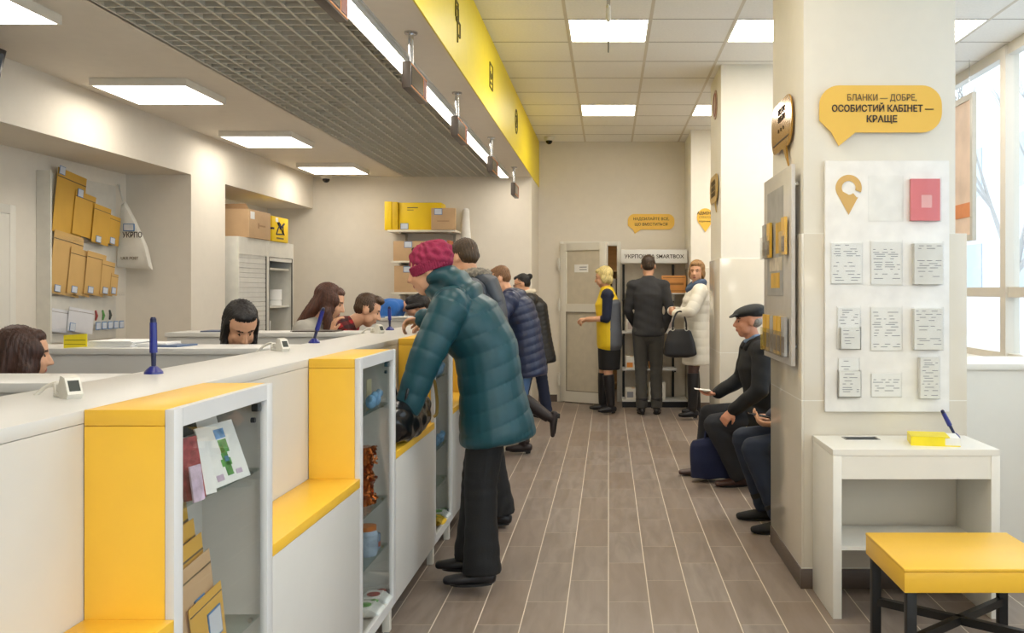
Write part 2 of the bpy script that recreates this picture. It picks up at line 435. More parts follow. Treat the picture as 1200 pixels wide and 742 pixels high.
# ---- window wall right
g = G().box(WX, WX+.25, FRONT, 9.6, 0, .88); g.box(WX, WX+.25, 9.0, BACK, 0, CEIL)
struct('wall_right', g, wall_m)
fr = mat('window_frame_grey', '#d6d0c4', rough=.45, var=.01)
w1 = struct('window_1', G().box(WX-.03, WX+.05, FRONT, 9.0, CEIL-.09, CEIL), fr)
g = G().box(WX-.03, WX+.05, FRONT, 9.0, .88, .94); g.box(WX-.03, WX+.05, FRONT, 9.0, 1.375, 1.455)
yy = 7.2
while yy > FRONT:
    g.box(WX-.05, WX+.06, yy-.05, yy+.05, .9, CEIL-.02); yy -= 1.55
g.box(WX-.05, WX+.06, 8.75, 8.85, .9, CEIL-.02)
obj('window_frame', g, fr, w1)
obj('window_glass', G().box(WX+.01, WX+.02, FRONT, 9.0, .9, CEIL-.05), glass, w1)
obj('window_sill', G().box(WX-.14, WX+.02, FRONT, 9.0, .85, .885, bev=.004), white_pvc, w1)
# ---- wall behind camera with shop windows
g = G().box(-4.2, 3.6, FRONT-.2, FRONT, 0, .5); g.box(-4.2, 3.6, FRONT-.2, FRONT, 3.0, CEIL+.05)
g.box(-4.2, -.2, FRONT-.2, FRONT, .5, 3.0)
for x in (1.3, 3.15): g.box(x, x+.45, FRONT-.2, FRONT, .5, 3.0)
struct('wall_front', g, wall_m)
obj('window_2', G().box(-.2, 3.5, FRONT-.12, FRONT-.11, .5, 3.0), glass, kind='structure')
# ---- outside
g = G().box(3.5, 40, -30, 60, -.5, -.3); g.box(-30, 3.3, -40, FRONT-.3, -.5, -.3)
struct('ground_outside', g, mat('snowy_ground', '#dfe3e8', rough=.9, var=.05, scale=1))
b = thing('street_building', 'pale building across the street seen through the window', 'building', (17, 34, 0))
obj('wall', G().box(14, 22, 25, 60, -.3, 9), mat('building_plaster', '#e3e6ea', rough=.9), b)
for k in range(7):
    for l in range(2):
        obj('window', G().box(13.95, 14.05, 26.5+k*4, 28.3+k*4, 1.4+l*3.6, 3.2+l*3.6), mat('building_window', '#b3bec9', rough=.3), b)
def bare_tree(x, y, h, lab, seed):
    random.seed(seed); g = G()
    def br(p, d, L, r, dep):
        q = p+d*L; g.cyl(p, q, r, r*.65, 6)
        if dep == 0: return
        for k in range(3):
            nd = (d+V((random.uniform(-.7, .7), random.uniform(-.7, .7), random.uniform(-.1, .5)))).normalized(); br(q, nd, L*.72, r*.6, dep-1)
    br(V((x, y, -.3)), V((0, 0, 1)), h*.32, .11, 5)
    obj('bare_tree', g, mat('bark_pale', '#a9a6a3', rough=.9), loc=(x, y, -.3), label=lab, cat='tree')
bare_tree(8.6, 19.5, 6.5, 'bare winter tree outside the window beside the hanging poster', 3)
# ================================================================ COUNTER
CT = 1.178
t_ = thing('service_counter', 'long white service counter running from the camera to the back wall area', 'counter', (-1.25, 5, 0))
obj('worktop', G().box(-1.425, -1.088, -1.2, 9.8, CT-.028, CT, bev=.002), white_lam, t_)
obj('front_panel', G().box(-1.11, -1.089, -1.2, 9.8, .10, CT-.029), white_lam, t_)
obj('rear_panel', G().box(-1.42, -1.405, -1.2, 9.8, .02, CT-.029), white_lam, t_)
g = G()
cab0 = [1.91+1.43*k for k in range(6)]
obj('plinth', G().box(-1.10, -1.08, -1.2, 9.8, 0, .105), base_m, t_)
cab_lab = ['glass-front display cabinet with yellow side nearest the camera, holding cards and padded envelopes',
           'second yellow-sided glass display cabinet, holding a copper tinsel bundle',
           'third yellow-sided display cabinet beside the woman in the teal jacket',
           'display cabinet of the counter hidden behind the customers, fourth along', 'display cabinet of the counter hidden behind the customers, fifth along',
           'farthest display cabinet, its glass seen beside the woman with the bun']
XF = -.90
handle = mat('hinge_dark', '#33383f', rough=.3, metal=.8)
for i, y0 in enumerate(cab0):
    y1 = y0+.56
    c = thing('display_cabinet', cab_lab[i], 'display cabinet', (-1.0, y0+.28, .106), 'glass display cabinets along the counter')
    xb = -1.0865
    for ly in (y0+.02, y1-.055): obj('leg', G().box(-.945, -.913, ly, ly+.035, 0, .106, bev=.002), white_pvc, c)
    g = G().box(xb, XF-.02, y0, y0+.018, .106, CT-.034, bev=.001); g.box(xb, XF-.02, y0, y0+.56, CT-.033, CT+.0005, bev=.0015)
    obj('yellow_shell', g, yel, c)
    g = G().box(xb, XF-.02, y1-.018, y1, .106, CT-.034); g.box(xb, XF-.02, y0+.018, y1-.018, .106, .125); g.box(xb, xb+.006, y0+.018, y1-.018, .125, CT-.034)
    obj('carcass', g, white_lam, c)
    g = G(); z0, z1, w = .106, CT+.0005, .04
    g.box(XF-.019, XF, y0, y0+w, z0, z1, bev=.001); g.box(XF-.019, XF, y1-w, y1, z0, z1, bev=.001)
    g.box(XF-.019, XF, y0+w, y1-w, z0, z0+w); g.box(XF-.019, XF, y0+w, y1-w, z1-w, z1)
    d = obj('door', g, white_edge, c)
    obj('glass_pane', G().box(XF-.013, XF-.009, y0+w-.004, y1-w+.004, z0+w-.004, z1-w+.004), glass, d)
    obj('hinge', G().box(XF-.035, XF-.015, y1-w-.02, y1-w+.006, z1-w-.03, z1-w-.008, bev=.003).cyl((XF-.03, y1-w-.03, z1-w-.05), (XF-.02, y1-w-.03, z1-w-.05), .007), handle, d)
    obj('hinge', G().box(XF-.035, XF-.015, y1-w-.02, y1-w+.006, z0+w+.008, z0+w+.03, bev=.003), handle, d)
    for z in (.955, .565, .365):
        s = obj('glass_shelf', G().box(xb+.008, XF-.028, y0+.02, y1-.02, z-.006, z), gshelf, c)
        obj('shelf_pin', G().cyl((XF-.05, y1-.03, z-.014), (XF-.05, y1-.019, z-.014), .006).cyl((XF-.05, y0+.019, z-.014), (XF-.05, y0+.03, z-.014), .006), chrome, s)
led_lab = ['yellow bag ledge over a white panel at the lower left corner, before the nearest cabinet',
           'yellow bag ledge over a wide white panel between the two nearest display cabinets',
           'yellow bag ledge carrying the black handbag of the woman in teal',
           'bag ledge of the counter hidden behind the customers, fourth along', 'bag ledge of the counter hidden behind the customers, fifth along', 'bag ledge of the counter hidden behind the customers, sixth along']
for i in range(6):
    a = (cab0[i]-.87) if i == 0 else cab0[i-1]+.56; b = cab0[i]
    c = thing('ledge_unit', led_lab[i], 'ledge', (-1.0, (a+b)/2, .106), 'bag ledges along the counter')
    obj('ledge', G().box(-1.0865, XF+.0005, a+.001, b-.001, .712, .744, bev=.0015), yel, c)
    obj('panel', G().box(XF-.02, XF, a+.002, b-.001, .106, .711, bev=.001), white_lam, c)
# perpendicular partitions of the work stations
wl = ['white partition shelf across the staff side, nearest, hiding the chin of the brown-haired clerk', 'white partition shelf behind the nearest clerk with papers and a yellow card on it',
      'white partition shelf between the black-haired clerk and the woman in grey', 'farthest white partition shelf with papers beside the blue-clad worker']
for i, (y0, y1, xl) in enumerate(((2.47, 2.76, -2.6), (3.95, 4.27, -2.6), (5.44, 5.75, -2.62), (8.42, 8.72, -2.62))):
    c = thing('partition_shelf', wl[i], 'partition', ((xl-1.43)/2, (y0+y1)/2, 0), 'partition shelves between the work stations')
    obj('shelf_top', G().box(xl, -1.427, y0, y1, CT-.026, CT, bev=.002), white_lam, c)
    obj('panel', G().box(xl+.01, -1.427, y0+.012, y0+.03, 0, CT-.027), white_lam, c)
# ---- pen holders on counter
bluep = mat('pen_blue', '#16217c', rough=.3, coat=.3); bluep2 = mat('pen_dark', '#121a44', rough=.35)
def pen_holder(p, h, tilt, lab, zt):
    c = thing('pen_holder', lab, 'pen holder', (p[0], p[1], zt), 'blue desk pens on suction stands')
    g = G().lathe((p[0], p[1], zt), [(.001, .0), (.027, 0), (.026, .006), (.019, .014), (.010, .022), (.001, .024)], 20)
    obj('base', g, bluep, c)
    a = V((p[0], p[1], zt+.018)); d = V((math.sin(tilt[0]), math.sin(tilt[1]), 1)).normalized()
    g = G().cyl(a, a+d*.05, .0065, .008, 12); g.cyl(a+d*.05, a+d*h, .0088, .0088, 12); g.cyl(a+d*h, a+d*(h+.006), .0088, .006, 12)
    obj('pen', g, bluep2, c)
    obj('pen_sleeve', G().cyl(a+d*.045, a+d*(h-.01), .0112, .0100, 12), bluep, c)
    return c
pen_holder((-1.357, 2.75), .145, (0, -.02), 'blue desk pen standing upright on the counter nearest the camera', CT)
pen_holder((-1.395, 4.37), .15, (.3, 0), 'blue desk pen leaning right on the counter, in front of the woman in grey', CT)
pen_holder((-1.375, 5.80), .125, (-.03, 0), 'blue desk pen on the counter by the hand of the customer in teal', CT)
# ---- card/pin readers
lcd = mat('lcd_dark', '#4a4d48', rough=.2); plast = mat('plastic_offwhite', '#e3dfd3', rough=.35)
def reader(x, y, z, lab, s=1.0):
    c = thing('price_display', lab, 'terminal', (x, y, z), 'white customer displays on the counter')
    w = .052*s
    # wedge: profile in XZ, facing +X-ish/-Y
    o = V((x-.03, y-.02, z))
    g = G().prism([(0, 0), (.062*s, 0), (.075*s, .018*s), (.045*s, .075*s), (.01*s, .082*s), (-.012*s, .04*s)], (x-.03, y-.03, z), (1, 0, 0), (0, 0, 1), (0, w, 0))
    b = obj('housing', g, plast, c)
    u = V((-.030, 0, .057)).normalized(); nn = V((.057, 0, .030)).normalized()
    g = G(); p0 = V((x-.03, y-.03, z))+V((.070*s, 0, .028*s))
    for a in (0,): g.add([p0+nn*.001+V((0, .007, 0)), p0+nn*.001+V((0, w-.007, 0)), p0+u*.042*s+nn*.001+V((0, w-.007, 0)), p0+u*.042*s+nn*.001+V((0, .007, 0))], [(0, 1, 2, 3)])
    obj('screen', g, lcd, c)
    g = G().box(x-.11, x-.04, y-.012, y+.012, z+.018, z+.046, bev=.005); g.box(x-.115, x-.10, y-.018, y+.018, z, z+.05, bev=.004); g.box(x-.11, x-.03, y-.02, y+.02, z, z+.008, bev=.003)
    obj('bracket', g, plast, c)
    obj('cable', G().tube([(x-.11, y, z+.03), (x-.15, y+.01, z+.045), (x-.19, y-.01, z+.03), (x-.215, y-.03, z+.006), (x-.235, y-.06, z-.03)], .008, 8, 4), plast, c)
    c.rotation_euler = (0, 0, 0)
# rotate so the screen faces the customer and camera: build rotated geometry by turning the empties
reader(-1.235, 2.12, CT, 'white customer display with dark screen and cable nearest the camera on the counter')
reader(-1.335, 3.78, CT, 'white customer display on the counter in front of the black-haired clerk')
reader(-1.33, 5.36, CT, 'white customer display on the counter in front of the man in plaid')
for o in [o for o in bpy.data.objects if o.name.startswith('price_display')]:
    o.rotation_euler = (0, 0, math.radians(-38)); o.scale = (.64, .64, .64)
# ---- papers and things on partitions
def sheets(x, y, z, w, d, n, lab, rz=0, name='paper_stack', m=None):
    g = G(); random.seed(int(abs(x*1000+y*10)))
    for k in range(n):
        g.box(x-w/2+random.uniform(-.008, .008), x+w/2+random.uniform(-.008, .008), y-d/2+random.uniform(-.008, .008), y+d/2, z+k*.004, z+k*.004+.0035, R=RZ(rz+random.uniform(-3, 3)), c=(x, y, z))
    return obj(name, g, m or paper, loc=(x, y, z), label=lab, cat='papers')
sheets(-2.18, 4.12, CT, .2, .2, 7, 'tall stack of white papers on the partition shelf behind the nearest clerk')
sheets(-2.03, 4.15, CT, .13, .18, 4, 'low stack of white papers right of the taller paper stack', 8)
sheets(-1.94, 4.12, CT, .12, .16, 2, 'thin blue-edged folder at the right end of the partition papers', -6, 'folder', mat('folder_blue', '#5a6f8f', rough=.5))
o = thing('name_card', 'yellow folded card standing on the partition behind the nearest clerk', 'card', (-2.25, 4.0, CT))
obj('card', G().prism([(0, 0), (.10, .006), (.10, .062), (0, .056)], (-2.35, 3.975, CT), (1, 0, 0), (0, .0, 1), (0, .004, 0)), mat('card_yellow', '#f5e02a', rough=.5), o)
obj('writing', G().box(-2.345, -2.255, 3.973, 3.975, CT+.033, CT+.036).box(-2.345, -2.255, 3.973, 3.975, CT+.016, CT+.018), mat('card_ink', '#8a7a1a', rough=.6), o)
sheets(-2.30, 5.6, CT, .30, .16, 2, 'slim blue-grey folder left of the black-haired clerk on the third partition', 3, 'folder', mat('folder_bluegrey', '#55617c', rough=.5))
sheets(-1.77, 5.6, CT, .26, .16, 2, 'dark folder right of the black-haired clerk on the third partition', 0, 'folder', mat('folder_dark', '#5b5148', rough=.5))
sheets(-2.06, 8.56, CT, .22, .2, 3, 'blue booklets on the farthest partition beside the man in plaid', 6, 'booklet', mat('booklet_blue', '#4c77ad', rough=.5))
sheets(-1.93, 8.5, CT, .2, .2, 3, 'white papers on the farthest partition in front of the blue-clad worker', -4)
# ================================================================ CABINET CONTENTS
y0 = cab0[0]
def leaning_card(x, y, z, w, h, lean, m, name, lab, cat, th=.004, art=None, group=None, yaw=0):
    """card facing +X leaning back; width along Y"""
    R = RZ(yaw) @ RY(-lean)
    c = thing(name, lab, cat, (x, y, z), group)
    st = G().box(0, th, -w/2, w/2, 0, h); st.rot(R, (0, 0, 0)); st.v = [tuple(V(p)+V((x, y, z))) for p in st.v]
    obj('sheet', st, m, c)
    if art:
        for nm, mm, rects in art:
            g = G()
            for (a, b, e, f) in rects: g.box(th, th+.0012, -w/2+a*w, -w/2+b*w, e*h, f*h)
            g.rot(R); g.v = [tuple(V(p)+V((x, y, z))) for p in g.v]
            obj(nm, g, mm, c)
    return c
cg = mat('card_art_green', '#5f9a4e', rough=.6, var=.4, scale=40); cb = mat('card_art_blue', '#6f9fd0', rough=.6, var=.3, scale=40)
cr = mat('card_art_red', '#a04a48', rough=.6, var=.4, scale=50); cp = mat('card_art_pink', '#c9b4c8', rough=.6, var=.2, scale=50); cyl_ = mat('card_art_yellow', '#e8bf2e', rough=.6)
zs = .955
leaning_card(-.985, y0+.36, zs, .24, .20, 14, paper, 'greeting_card', 'large white card with a blue sketch behind the others in the nearest cabinet', 'card', art=[('art', cb, [(.1, .6, .35, .6)]), ('art', lcd, [(.1, .5, .62, .78)])])
leaning_card(-.925, y0+.355, zs, .17, .15, 20, paper, 'greeting_card', 'white greeting card with a green and yellow figure in the nearest cabinet', 'card', yaw=-6,
             art=[('art', cg, [(.42, .58, .12, .5), (.36, .62, .28, .4), (.44, .66, .5, .72)]), ('art', cb, [(.42, .68, .74, .9), (.46, .58, .35, .44)]), ('art', cyl_, [(.44, .54, .5, .62)]), ('art', cp, [(.12, .3, .08, .18), (.66, .82, .1, .18)])])
leaning_card(-.935, y0+.165, zs, .055, .14, 12, cr, 'booklet', 'dark red booklet leaning at the left of the nearest cabinet', 'booklet', th=.012, yaw=-20)
leaning_card(-.917, y0+.15, zs, .04, .08, 8, cp, 'postcard', 'small pinkish postcard at the near end of the top glass shelf', 'postcard', yaw=-10)
leaning_card(-.925, y0+.222, zs, .035, .13, 12, paper, 'booklet', 'thin white booklet between the red booklet and the figure card', 'booklet', th=.008, yaw=-20)
pale = mat('sticker_paper', '#cdd3dc', rough=.5)
def mail(name, lab, x, y, z, w, h, m, lean=6, roll=0, sticker=None, th=.012, group=None, facing='E'):
    """padded mailer facing +X, standing at z, centre y; sticker=(u,v) fraction"""
    R = RX(roll) @ RY(-lean)
    c = thing(name, lab, 'envelope', (x, y, z), group)
    def put(g): g.rot(R); g.v = [tuple(V(p)+V((x, y, z))) for p in g.v]; return g
    g = G(); # pillowed body
    nx, nz = 8, 10; vs = []; 
    for s in (1, 0):
        for i in range(nx+1):
            for j in range(nz+1):
                u, v = i/nx, j/nz; bulge = (math.sin(PI*u)*math.sin(PI*min(1, v*1.1)))**.6 if 0 < u < 1 and 0 < v < .9 else 0
                vs.append(V(((th/2)*(bulge+.12)*(1 if s else -1)+th/2, -w/2+u*w, v*h)))
    A = lambda s, i, j: (0 if s else (nx+1)*(nz+1))+i*(nz+1)+j
    fs = []
    for i in range(nx):
        for j in range(nz):
            fs.append((A(1, i, j), A(1, i+1, j), A(1, i+1, j+1), A(1, i, j+1))); fs.append((A(0, i, j), A(0, i, j+1), A(0, i+1, j+1), A(0, i+1, j)))
    for i in range(nx): fs.append((A(1, i, 0), A(0, i, 0), A(0, i+1, 0), A(1, i+1, 0))); fs.append((A(1, i, nz), A(1, i+1, nz), A(0, i+1, nz), A(0, i, nz)))
    for j in range(nz): fs.append((A(1, 0, j), A(1, 0, j+1), A(0, 0, j+1), A(0, 0, j))); fs.append((A(1, nx, j), A(0, nx, j), A(0, nx, j+1), A(1, nx, j+1)))
    g.add(vs, fs); obj('pouch', put(g), m, c)
    obj('flap', put(G().box(th*.5, th*.75, -w/2+.004, w/2-.004, h*.86, h*.875)), inkg, c)
    if sticker:
        u, v, sw, sh = sticker
        a, b, e, f = -w/2+u*w, -w/2+u*w+sw, v*h, v*h+sh
        obj('price_label', put(G().box(th*1.0, th*1.0+.002, a, b, e, f)), blue_edge, c)
        obj('label_print', put(G().box(th*1.0+.002, th*1.0+.003, a+.004, b-.004, e+.004, f-.004)), pale, c)
    return c
zb = .566
for k, (ye, h, w, lab, st, mm) in enumerate(((.285, .36, .20, 'tallest gold padded envelope, at the back of the row in the nearest cabinet', None, mailer), (.285, .315, .20, 'gold padded envelope, second tallest in the nearest cabinet', None, mailer),
        (.288, .28, .20, 'gold padded envelope in the middle of the row in the nearest cabinet', None, mailer), (.292, .24, .20, 'pinkish brown envelope in the nearest cabinet with a label half hidden', (.44, .36, .05, .07), kraft), (.305, .158, .17, 'shortest gold envelope in front, with a blue-edged price label, nearest cabinet', (.42, .30, .068, .068), mailer))):
    mail('padded_envelope', lab, -.978+k*.013, y0+ye-w/2+.01, zb, w, h, mm, lean=4, roll=5, sticker=st, group='padded envelopes in the nearest display cabinet')
# cabinet 2: blue figurines, tinsel, jar, packet
y0 = cab0[1]
def figurine(x, y, z, lab, seed):
    random.seed(seed); g = G().ell((x, y, z+.028), (.022, .03, .028)); g.ell((x+.01, y+.018, z+.05), (.016, .018, .018)); g.cap((x, y-.02, z+.03), (x+.01, y-.045, z+.055), .007); g.cap((x, y+.03, z+.045), (x, y+.045, z+.06), .006)
    obj('figurine', g, mat('blue_glass', '#7fb2dd', rough=.15, var=.25, scale=60), loc=(x, y, z), label=lab, cat='figurine')
figurine(-.945, y0+.33, .955, 'blue and white figurine at the left of the top shelf, second cabinet', 1)
figurine(-.95, y0+.42, .955, 'blue and white figurine in the middle of the top shelf, second cabinet', 2)
obj('price_tag', G().box(-.99, -.987, y0+.43, y0+.50, .955, 1.06), mat('tag_cream', '#d9cfa8', rough=.7), loc=(-.99, y0+.46, .955), label='cream card standing behind the figurines on the top shelf, second cabinet', cat='card')
g = G(); random.seed(5)
for k in range(420):
    a = random.uniform(0, 2*PI); zz = random.uniform(.565, .80); rr = .035+.022*math.sin(zz*40)**2*random.uniform(.3, 1)+(.012 if zz > .77 else 0)
    c_ = V((-.985+rr*.9*math.cos(a), y0+.36+rr*1.35*math.sin(a), zz)); d1 = V((random.uniform(-1, 1), random.uniform(-1, 1), random.uniform(-1, 1))).normalized()*.011; d2 = d1.orthogonal().normalized()*.004
    g.add([c_-d1-d2, c_+d1-d2, c_+d1+d2, c_-d1+d2], [(0, 1, 2, 3)])
g.cyl((-.985, y0+.36, .566), (-.985, y0+.36, .80), .034)
obj('tinsel_bundle', g, mat('copper_foil', '#b5652f', rough=.22, metal=.9, var=.3, scale=90), loc=(-.985, y0+.36, .565), label='glittering copper tinsel bundle standing in the second display cabinet', cat='tinsel', smooth=False)
c = thing('storage_jar', 'clear jar with orange and blue print on the third shelf, second cabinet', 'jar', (-.97, y0+.36, .365))
obj('body', G().lathe((-.97, y0+.36, .365), [(.001, 0), (.04, 0), (.045, .02), (.045, .085), (.036, .1), (.001, .1)]), mat('jar_pale', '#a9bcd0', rough=.2, var=.25, scale=30), c)
obj('lid', G().lathe((-.97, y0+.36, .465), [(.001, 0), (.038, 0), (.038, .018), (.001, .02)]), mat('lid_orange', '#c97a3c', rough=.4), c)
obj('ear_handle', G().tube([(-.95, y0+.405, .44), (-.945, y0+.428, .43), (-.945, y0+.428, .40), (-.95, y0+.405, .385)], .005, 8, 4), mat('jar_pale', '#a9bcd0'), c)
c = thing('souvenir_mug', 'small mug with reddish print right of the jar, second cabinet', 'mug', (-.97, y0+.455, .365))
obj('body', G().lathe((-.97, y0+.455, .365), [(.001, 0), (.028, 0), (.031, .005), (.031, .06), (.027, .06), (.026, .008), (.001, .008)]), mat('mug_blue', '#8aa0bd', rough=.25, var=.3, scale=50), c)
obj('band', G().lathe((-.97, y0+.455, .375), [(.0315, 0), (.0318, .001), (.0318, .02), (.0315, .021)]), mat('mug_red', '#a85a48', rough=.4), c)
def packet(x, y, z, w, h, m, m2, lab, rz=0):
    c = thing('wrapped_packet', lab, 'packet', (x, y, z), 'flat packets on the cabinet floors')
    g = G().loft([(x-h/2, y, z+.02), (x-h/4, y, z+.03), (x+h/4, y, z+.03), (x+h/2, y, z+.02)], [(w/2, .012), (w/2, .026), (w/2, .026), (w/2, .012)], (0, 1, 0), 20, power=3)
    obj('wrap', g, m, c); obj('print', G().ell((x, y-.02, z+.052), (.03, .025, .006)).ell((x+.02, y+.03, z+.050), (.02, .022, .006)), m2, c)
green = mat('packet_green', '#4f9e46', rough=.4, var=.3); pw = mat('packet_white', '#dfe4e2', rough=.35, var=.08, scale=20)
packet(-.965, y0+.34, .126, .11, .11, pw, green, 'white packet with green print on the floor of the second cabinet, in front')
packet(-.965, y0+.47, .126, .09, .11, pw, cr, 'white packet with red print on the floor of the second cabinet, behind')
y0 = cab0[2]
packet(-.965, y0+.33, .126, .12, .11, cyl_, green, 'yellow and green packet on the floor of the third cabinet')
packet(-.965, y0+.47, .126, .10, .11, pw, cg, 'white and green packet at the far end of the third cabinet floor')
for k, (dy, z) in enumerate(((.32, .955), (.43, .955), (.32, .565), (.44, .565))):
    figurine(-.95, y0+dy, z, ['glass figurine at the left of the top shelf, third cabinet', 'glass figurine beside another on the top shelf, third cabinet', 'glass figurine at the left of the middle shelf, third cabinet', 'glass figurine on the middle shelf beside its neighbour, third cabinet'][k], k+9)
# ================================================================ WRITING DESK at the column
t_ = thing('writing_desk', 'white writing desk standing against the tiled column at right', 'desk', (1.34, 4.2, 0))
DX0, DX1, DY0, DY1, DZ = .975, 1.70, 4.0, 4.40, .735
obj('side_panel', G().box(DX0, DX0+.038, DY0, DY1, 0, DZ-.026, bev=.0015), desk_white, t_)
obj('side_panel', G().box(DX1-.038, DX1, DY0, DY1, 0, DZ-.026, bev=.0015), desk_white, t_)
g = G(); hx0, hx1, hy0, hy1 = 1.10, 1.26, 4.27, 4.345
for b in ((DX0, hx0, DY0, DY1), (hx1, DX1, DY0, DY1), (hx0, hx1, DY0, hy0), (hx0, hx1, hy1, DY1)): g.box(*b, DZ-.025, DZ)
obj('desktop', g, desk_white, t_)
obj('waste_slot', G().box(hx0-.01, hx1+.01, hy0-.01, hy1+.01, DZ-.15, DZ-.145).box(hx0-.001, hx0+.008, hy0, hy1, DZ-.145, DZ+.002).box(hx1-.008, hx1+.001, hy0, hy1, DZ-.145, DZ+.002).box(hx0, hx1, hy1-.008, hy1, DZ-.145, DZ+.002).box(hx0, hx1, hy0, hy0+.006, DZ-.145, DZ+.002), mat('slot_metal', '#8b8b89', rough=.3, metal=.7), t_)
obj('apron', G().box(DX0+.038, DX1-.038, DY0+.004, DY0+.022, .607, DZ-.026), desk_white, t_)
obj('shelf', G().box(DX0+.038, DX1-.038, DY0+.03, DY1-.005, .29, .306), desk_white, t_)
c = thing('yellow_book', 'thick yellow book lying on the white writing desk', 'book', (1.55, 4.18, DZ))
R = RZ(-12)
obj('pages', G().box(1.375, 1.575, 4.095, 4.245, DZ+.004, DZ+.037, R=R, c=(1.48, 4.17, DZ)), paper, c)
obj('cover', G().box(1.37, 1.53, 4.09, 4.25, DZ+.037, DZ+.041, R=R, c=(1.48, 4.17, DZ)).box(1.37, 1.575, 4.09, 4.25, DZ, DZ+.004, R=R, c=(1.48, 4.17, DZ)).box(1.365, 1.51, 4.087, 4.094, DZ, DZ+.041, R=R, c=(1.48, 4.17, DZ)).box(1.365, 1.372, 4.09, 4.25, DZ, DZ+.041, R=R, c=(1.48, 4.17, DZ)), mat('book_yellow', '#f6e01d', rough=.4), c)
pen_holder((1.625, 4.33), .12, (-.55, 0), 'dark blue desk pen leaning left on the white writing desk', DZ)
# ================================================================ STOOLS
def stool(name, x0, y0, lab):
    x1, y1, zt, th = x0+.57, y0+.49, .45, .085
    c = thing(name, lab, 'stool', ((x0+x1)/2, (y0+y1)/2, 0), 'yellow-topped stools')
    obj('seat', G().box(x0, x1, y0, y1, zt-.012, zt, bev=.003).box(x0+.0015, x1-.0015, y0+.0015, y1-.0015, zt-th, zt-.013, bev=.002), yel, c)
    for lx in (x0+.014, x1-.050):
        for ly in (y0+.014, y1-.050): obj('leg', G().box(lx, lx+.036, ly, ly+.036, 0, zt-th, bev=.003), black_m, c)
    a = V((x0+.032, y0+.032, .185)); b = V((x1-.032, y1-.032, .185)); e = V((x1-.032, y0+.032, .185)); f = V((x0+.032, y1-.032, .185))
    for p, q, zz in ((a, b, 0), (e, f, .0)):
        d = (q-p).normalized(); n_ = V((-d.y, d.x, 0))*.013; u = V((0, 0, .015))
        g = G(); g.add([p-n_-u, p+n_-u, p+n_+u, p-n_+u, q-n_-u, q+n_-u, q+n_+u, q-n_+u], [(0, 1, 2, 3), (7, 6, 5, 4), (0, 4, 5, 1), (1, 5, 6, 2), (2, 6, 7, 3), (3, 7, 4, 0)])
        obj('cross_brace', g, black_m, c)
stool('stool', 1.037, 3.23, 'yellow-topped stool with black metal legs at the lower right corner')
stool('stool', .985, 6.50, 'yellow-topped stool under the seated man in the flat cap')
stool('stool', 1.0, 5.42, 'yellow-topped stool hidden behind the column under the seated phone user')
# low white cabinet by the window
c = thing('low_cabinet', 'low plain white cabinet behind the column by the windows', 'cabinet', (2.4, 5.3, 0))
obj('body', G().box(1.735, 3.0, 5.02, 5.58, .0, .995), desk_white, c)
obj('top', G().box(1.725, 3.01, 5.0, 5.6, .996, 1.028, bev=.002), desk_white, c)
# ================================================================ BOARDS ON THE COLUMN
def bubble(name, lab, facing, c0, w, h, tail, m=yel_sign, shape='rect'):
    """speech bubble sign; c0 centre; tail=(u_left,u_right,u_tip,depth)"""
    X = {'S': V((1, 0, 0)), 'W': V((0, -1, 0))}[facing]; N = {'S': V((0, -1, 0)), 'W': V((-1, 0, 0))}[facing]
    c = thing(name, lab, 'sign', c0)
    r = h*.42; pts = []
    def arc(cx, cy, a0, a1):
        for k in range(9): a = math.radians(a0+(a1-a0)*k/8); pts.append((cx+r*math.cos(a), cy+r*math.sin(a)))
    if shape == 'rect':
        arc(w/2-r, h/2-r, 90, 0); arc(w/2-r, -h/2+r, 0, -90)
        pts += [(tail[1], -h/2), (tail[2], -h/2-tail[3]), (tail[0], -h/2)]
        if tail[0] > -w/2+r: arc(-w/2+r, -h/2+r, -90, -180)
        else: pts.append((-w/2, -h/2+r*.6))
        arc(-w/2+r, h/2-r, 180, 90)
    else:
        for k in range(28): a = math.radians(-55+290*k/27); pts.append((w/2*math.cos(a), h/2*math.sin(a)))
        pts.append((0, -h/2-tail[3]))
    obj('plate', G().prism(pts, V(c0), X, (0, 0, 1), N*.008), m, c)
    return c, X, N
ctr = F(1031.5, 128, 4.405)
c, X, N = bubble('speech_bubble_sign', 'large yellow speech bubble sign with brown lettering above the forms board', 'S', ctr, .585, .225, (-.235, -.12, -.20, .065))
text('БЛАНКИ — ДОБРЕ,', .043, ctr+V((.005, -.010, .052)), 'S', inkg, c, width=.33)
text('ОСОБИСТИЙ КАБІНЕТ —', .044, ctr+V((.008, -.010, .0)), 'S', ink, c, bold=.02, width=.485)
text('КРАЩЕ', .044, ctr+V((.005, -.010, -.05)), 'S', ink, c, bold=.02, width=.145)
# forms board
BX0, BX1, BZ0, BZ1, BY = 1.03, 1.622, .85, 2.045, 4.403
t_ = thing('forms_board', 'white wall board with clear pockets of postal forms on the column', 'board', (1.33, 4.39, BZ0))
obj('board', G().box(BX0, BX1, 4.383, BY, BZ0, BZ1, bev=.003), mat('board_white', '#f4f2ee', rough=.3), t_)
by = 4.383
# pin logo
cx, cz = 1.142, 1.915; pts = []
for k in range(25): a = math.radians(-28+250*k/24); pts.append((.062*math.cos(a), .062*math.sin(a)))
pts.append((-.012, -.128))
inner = []
for k in range(17): a = math.radians(222-250*k/16-0); inner.append((.032*math.cos(a)-.0, .032*math.sin(a)))
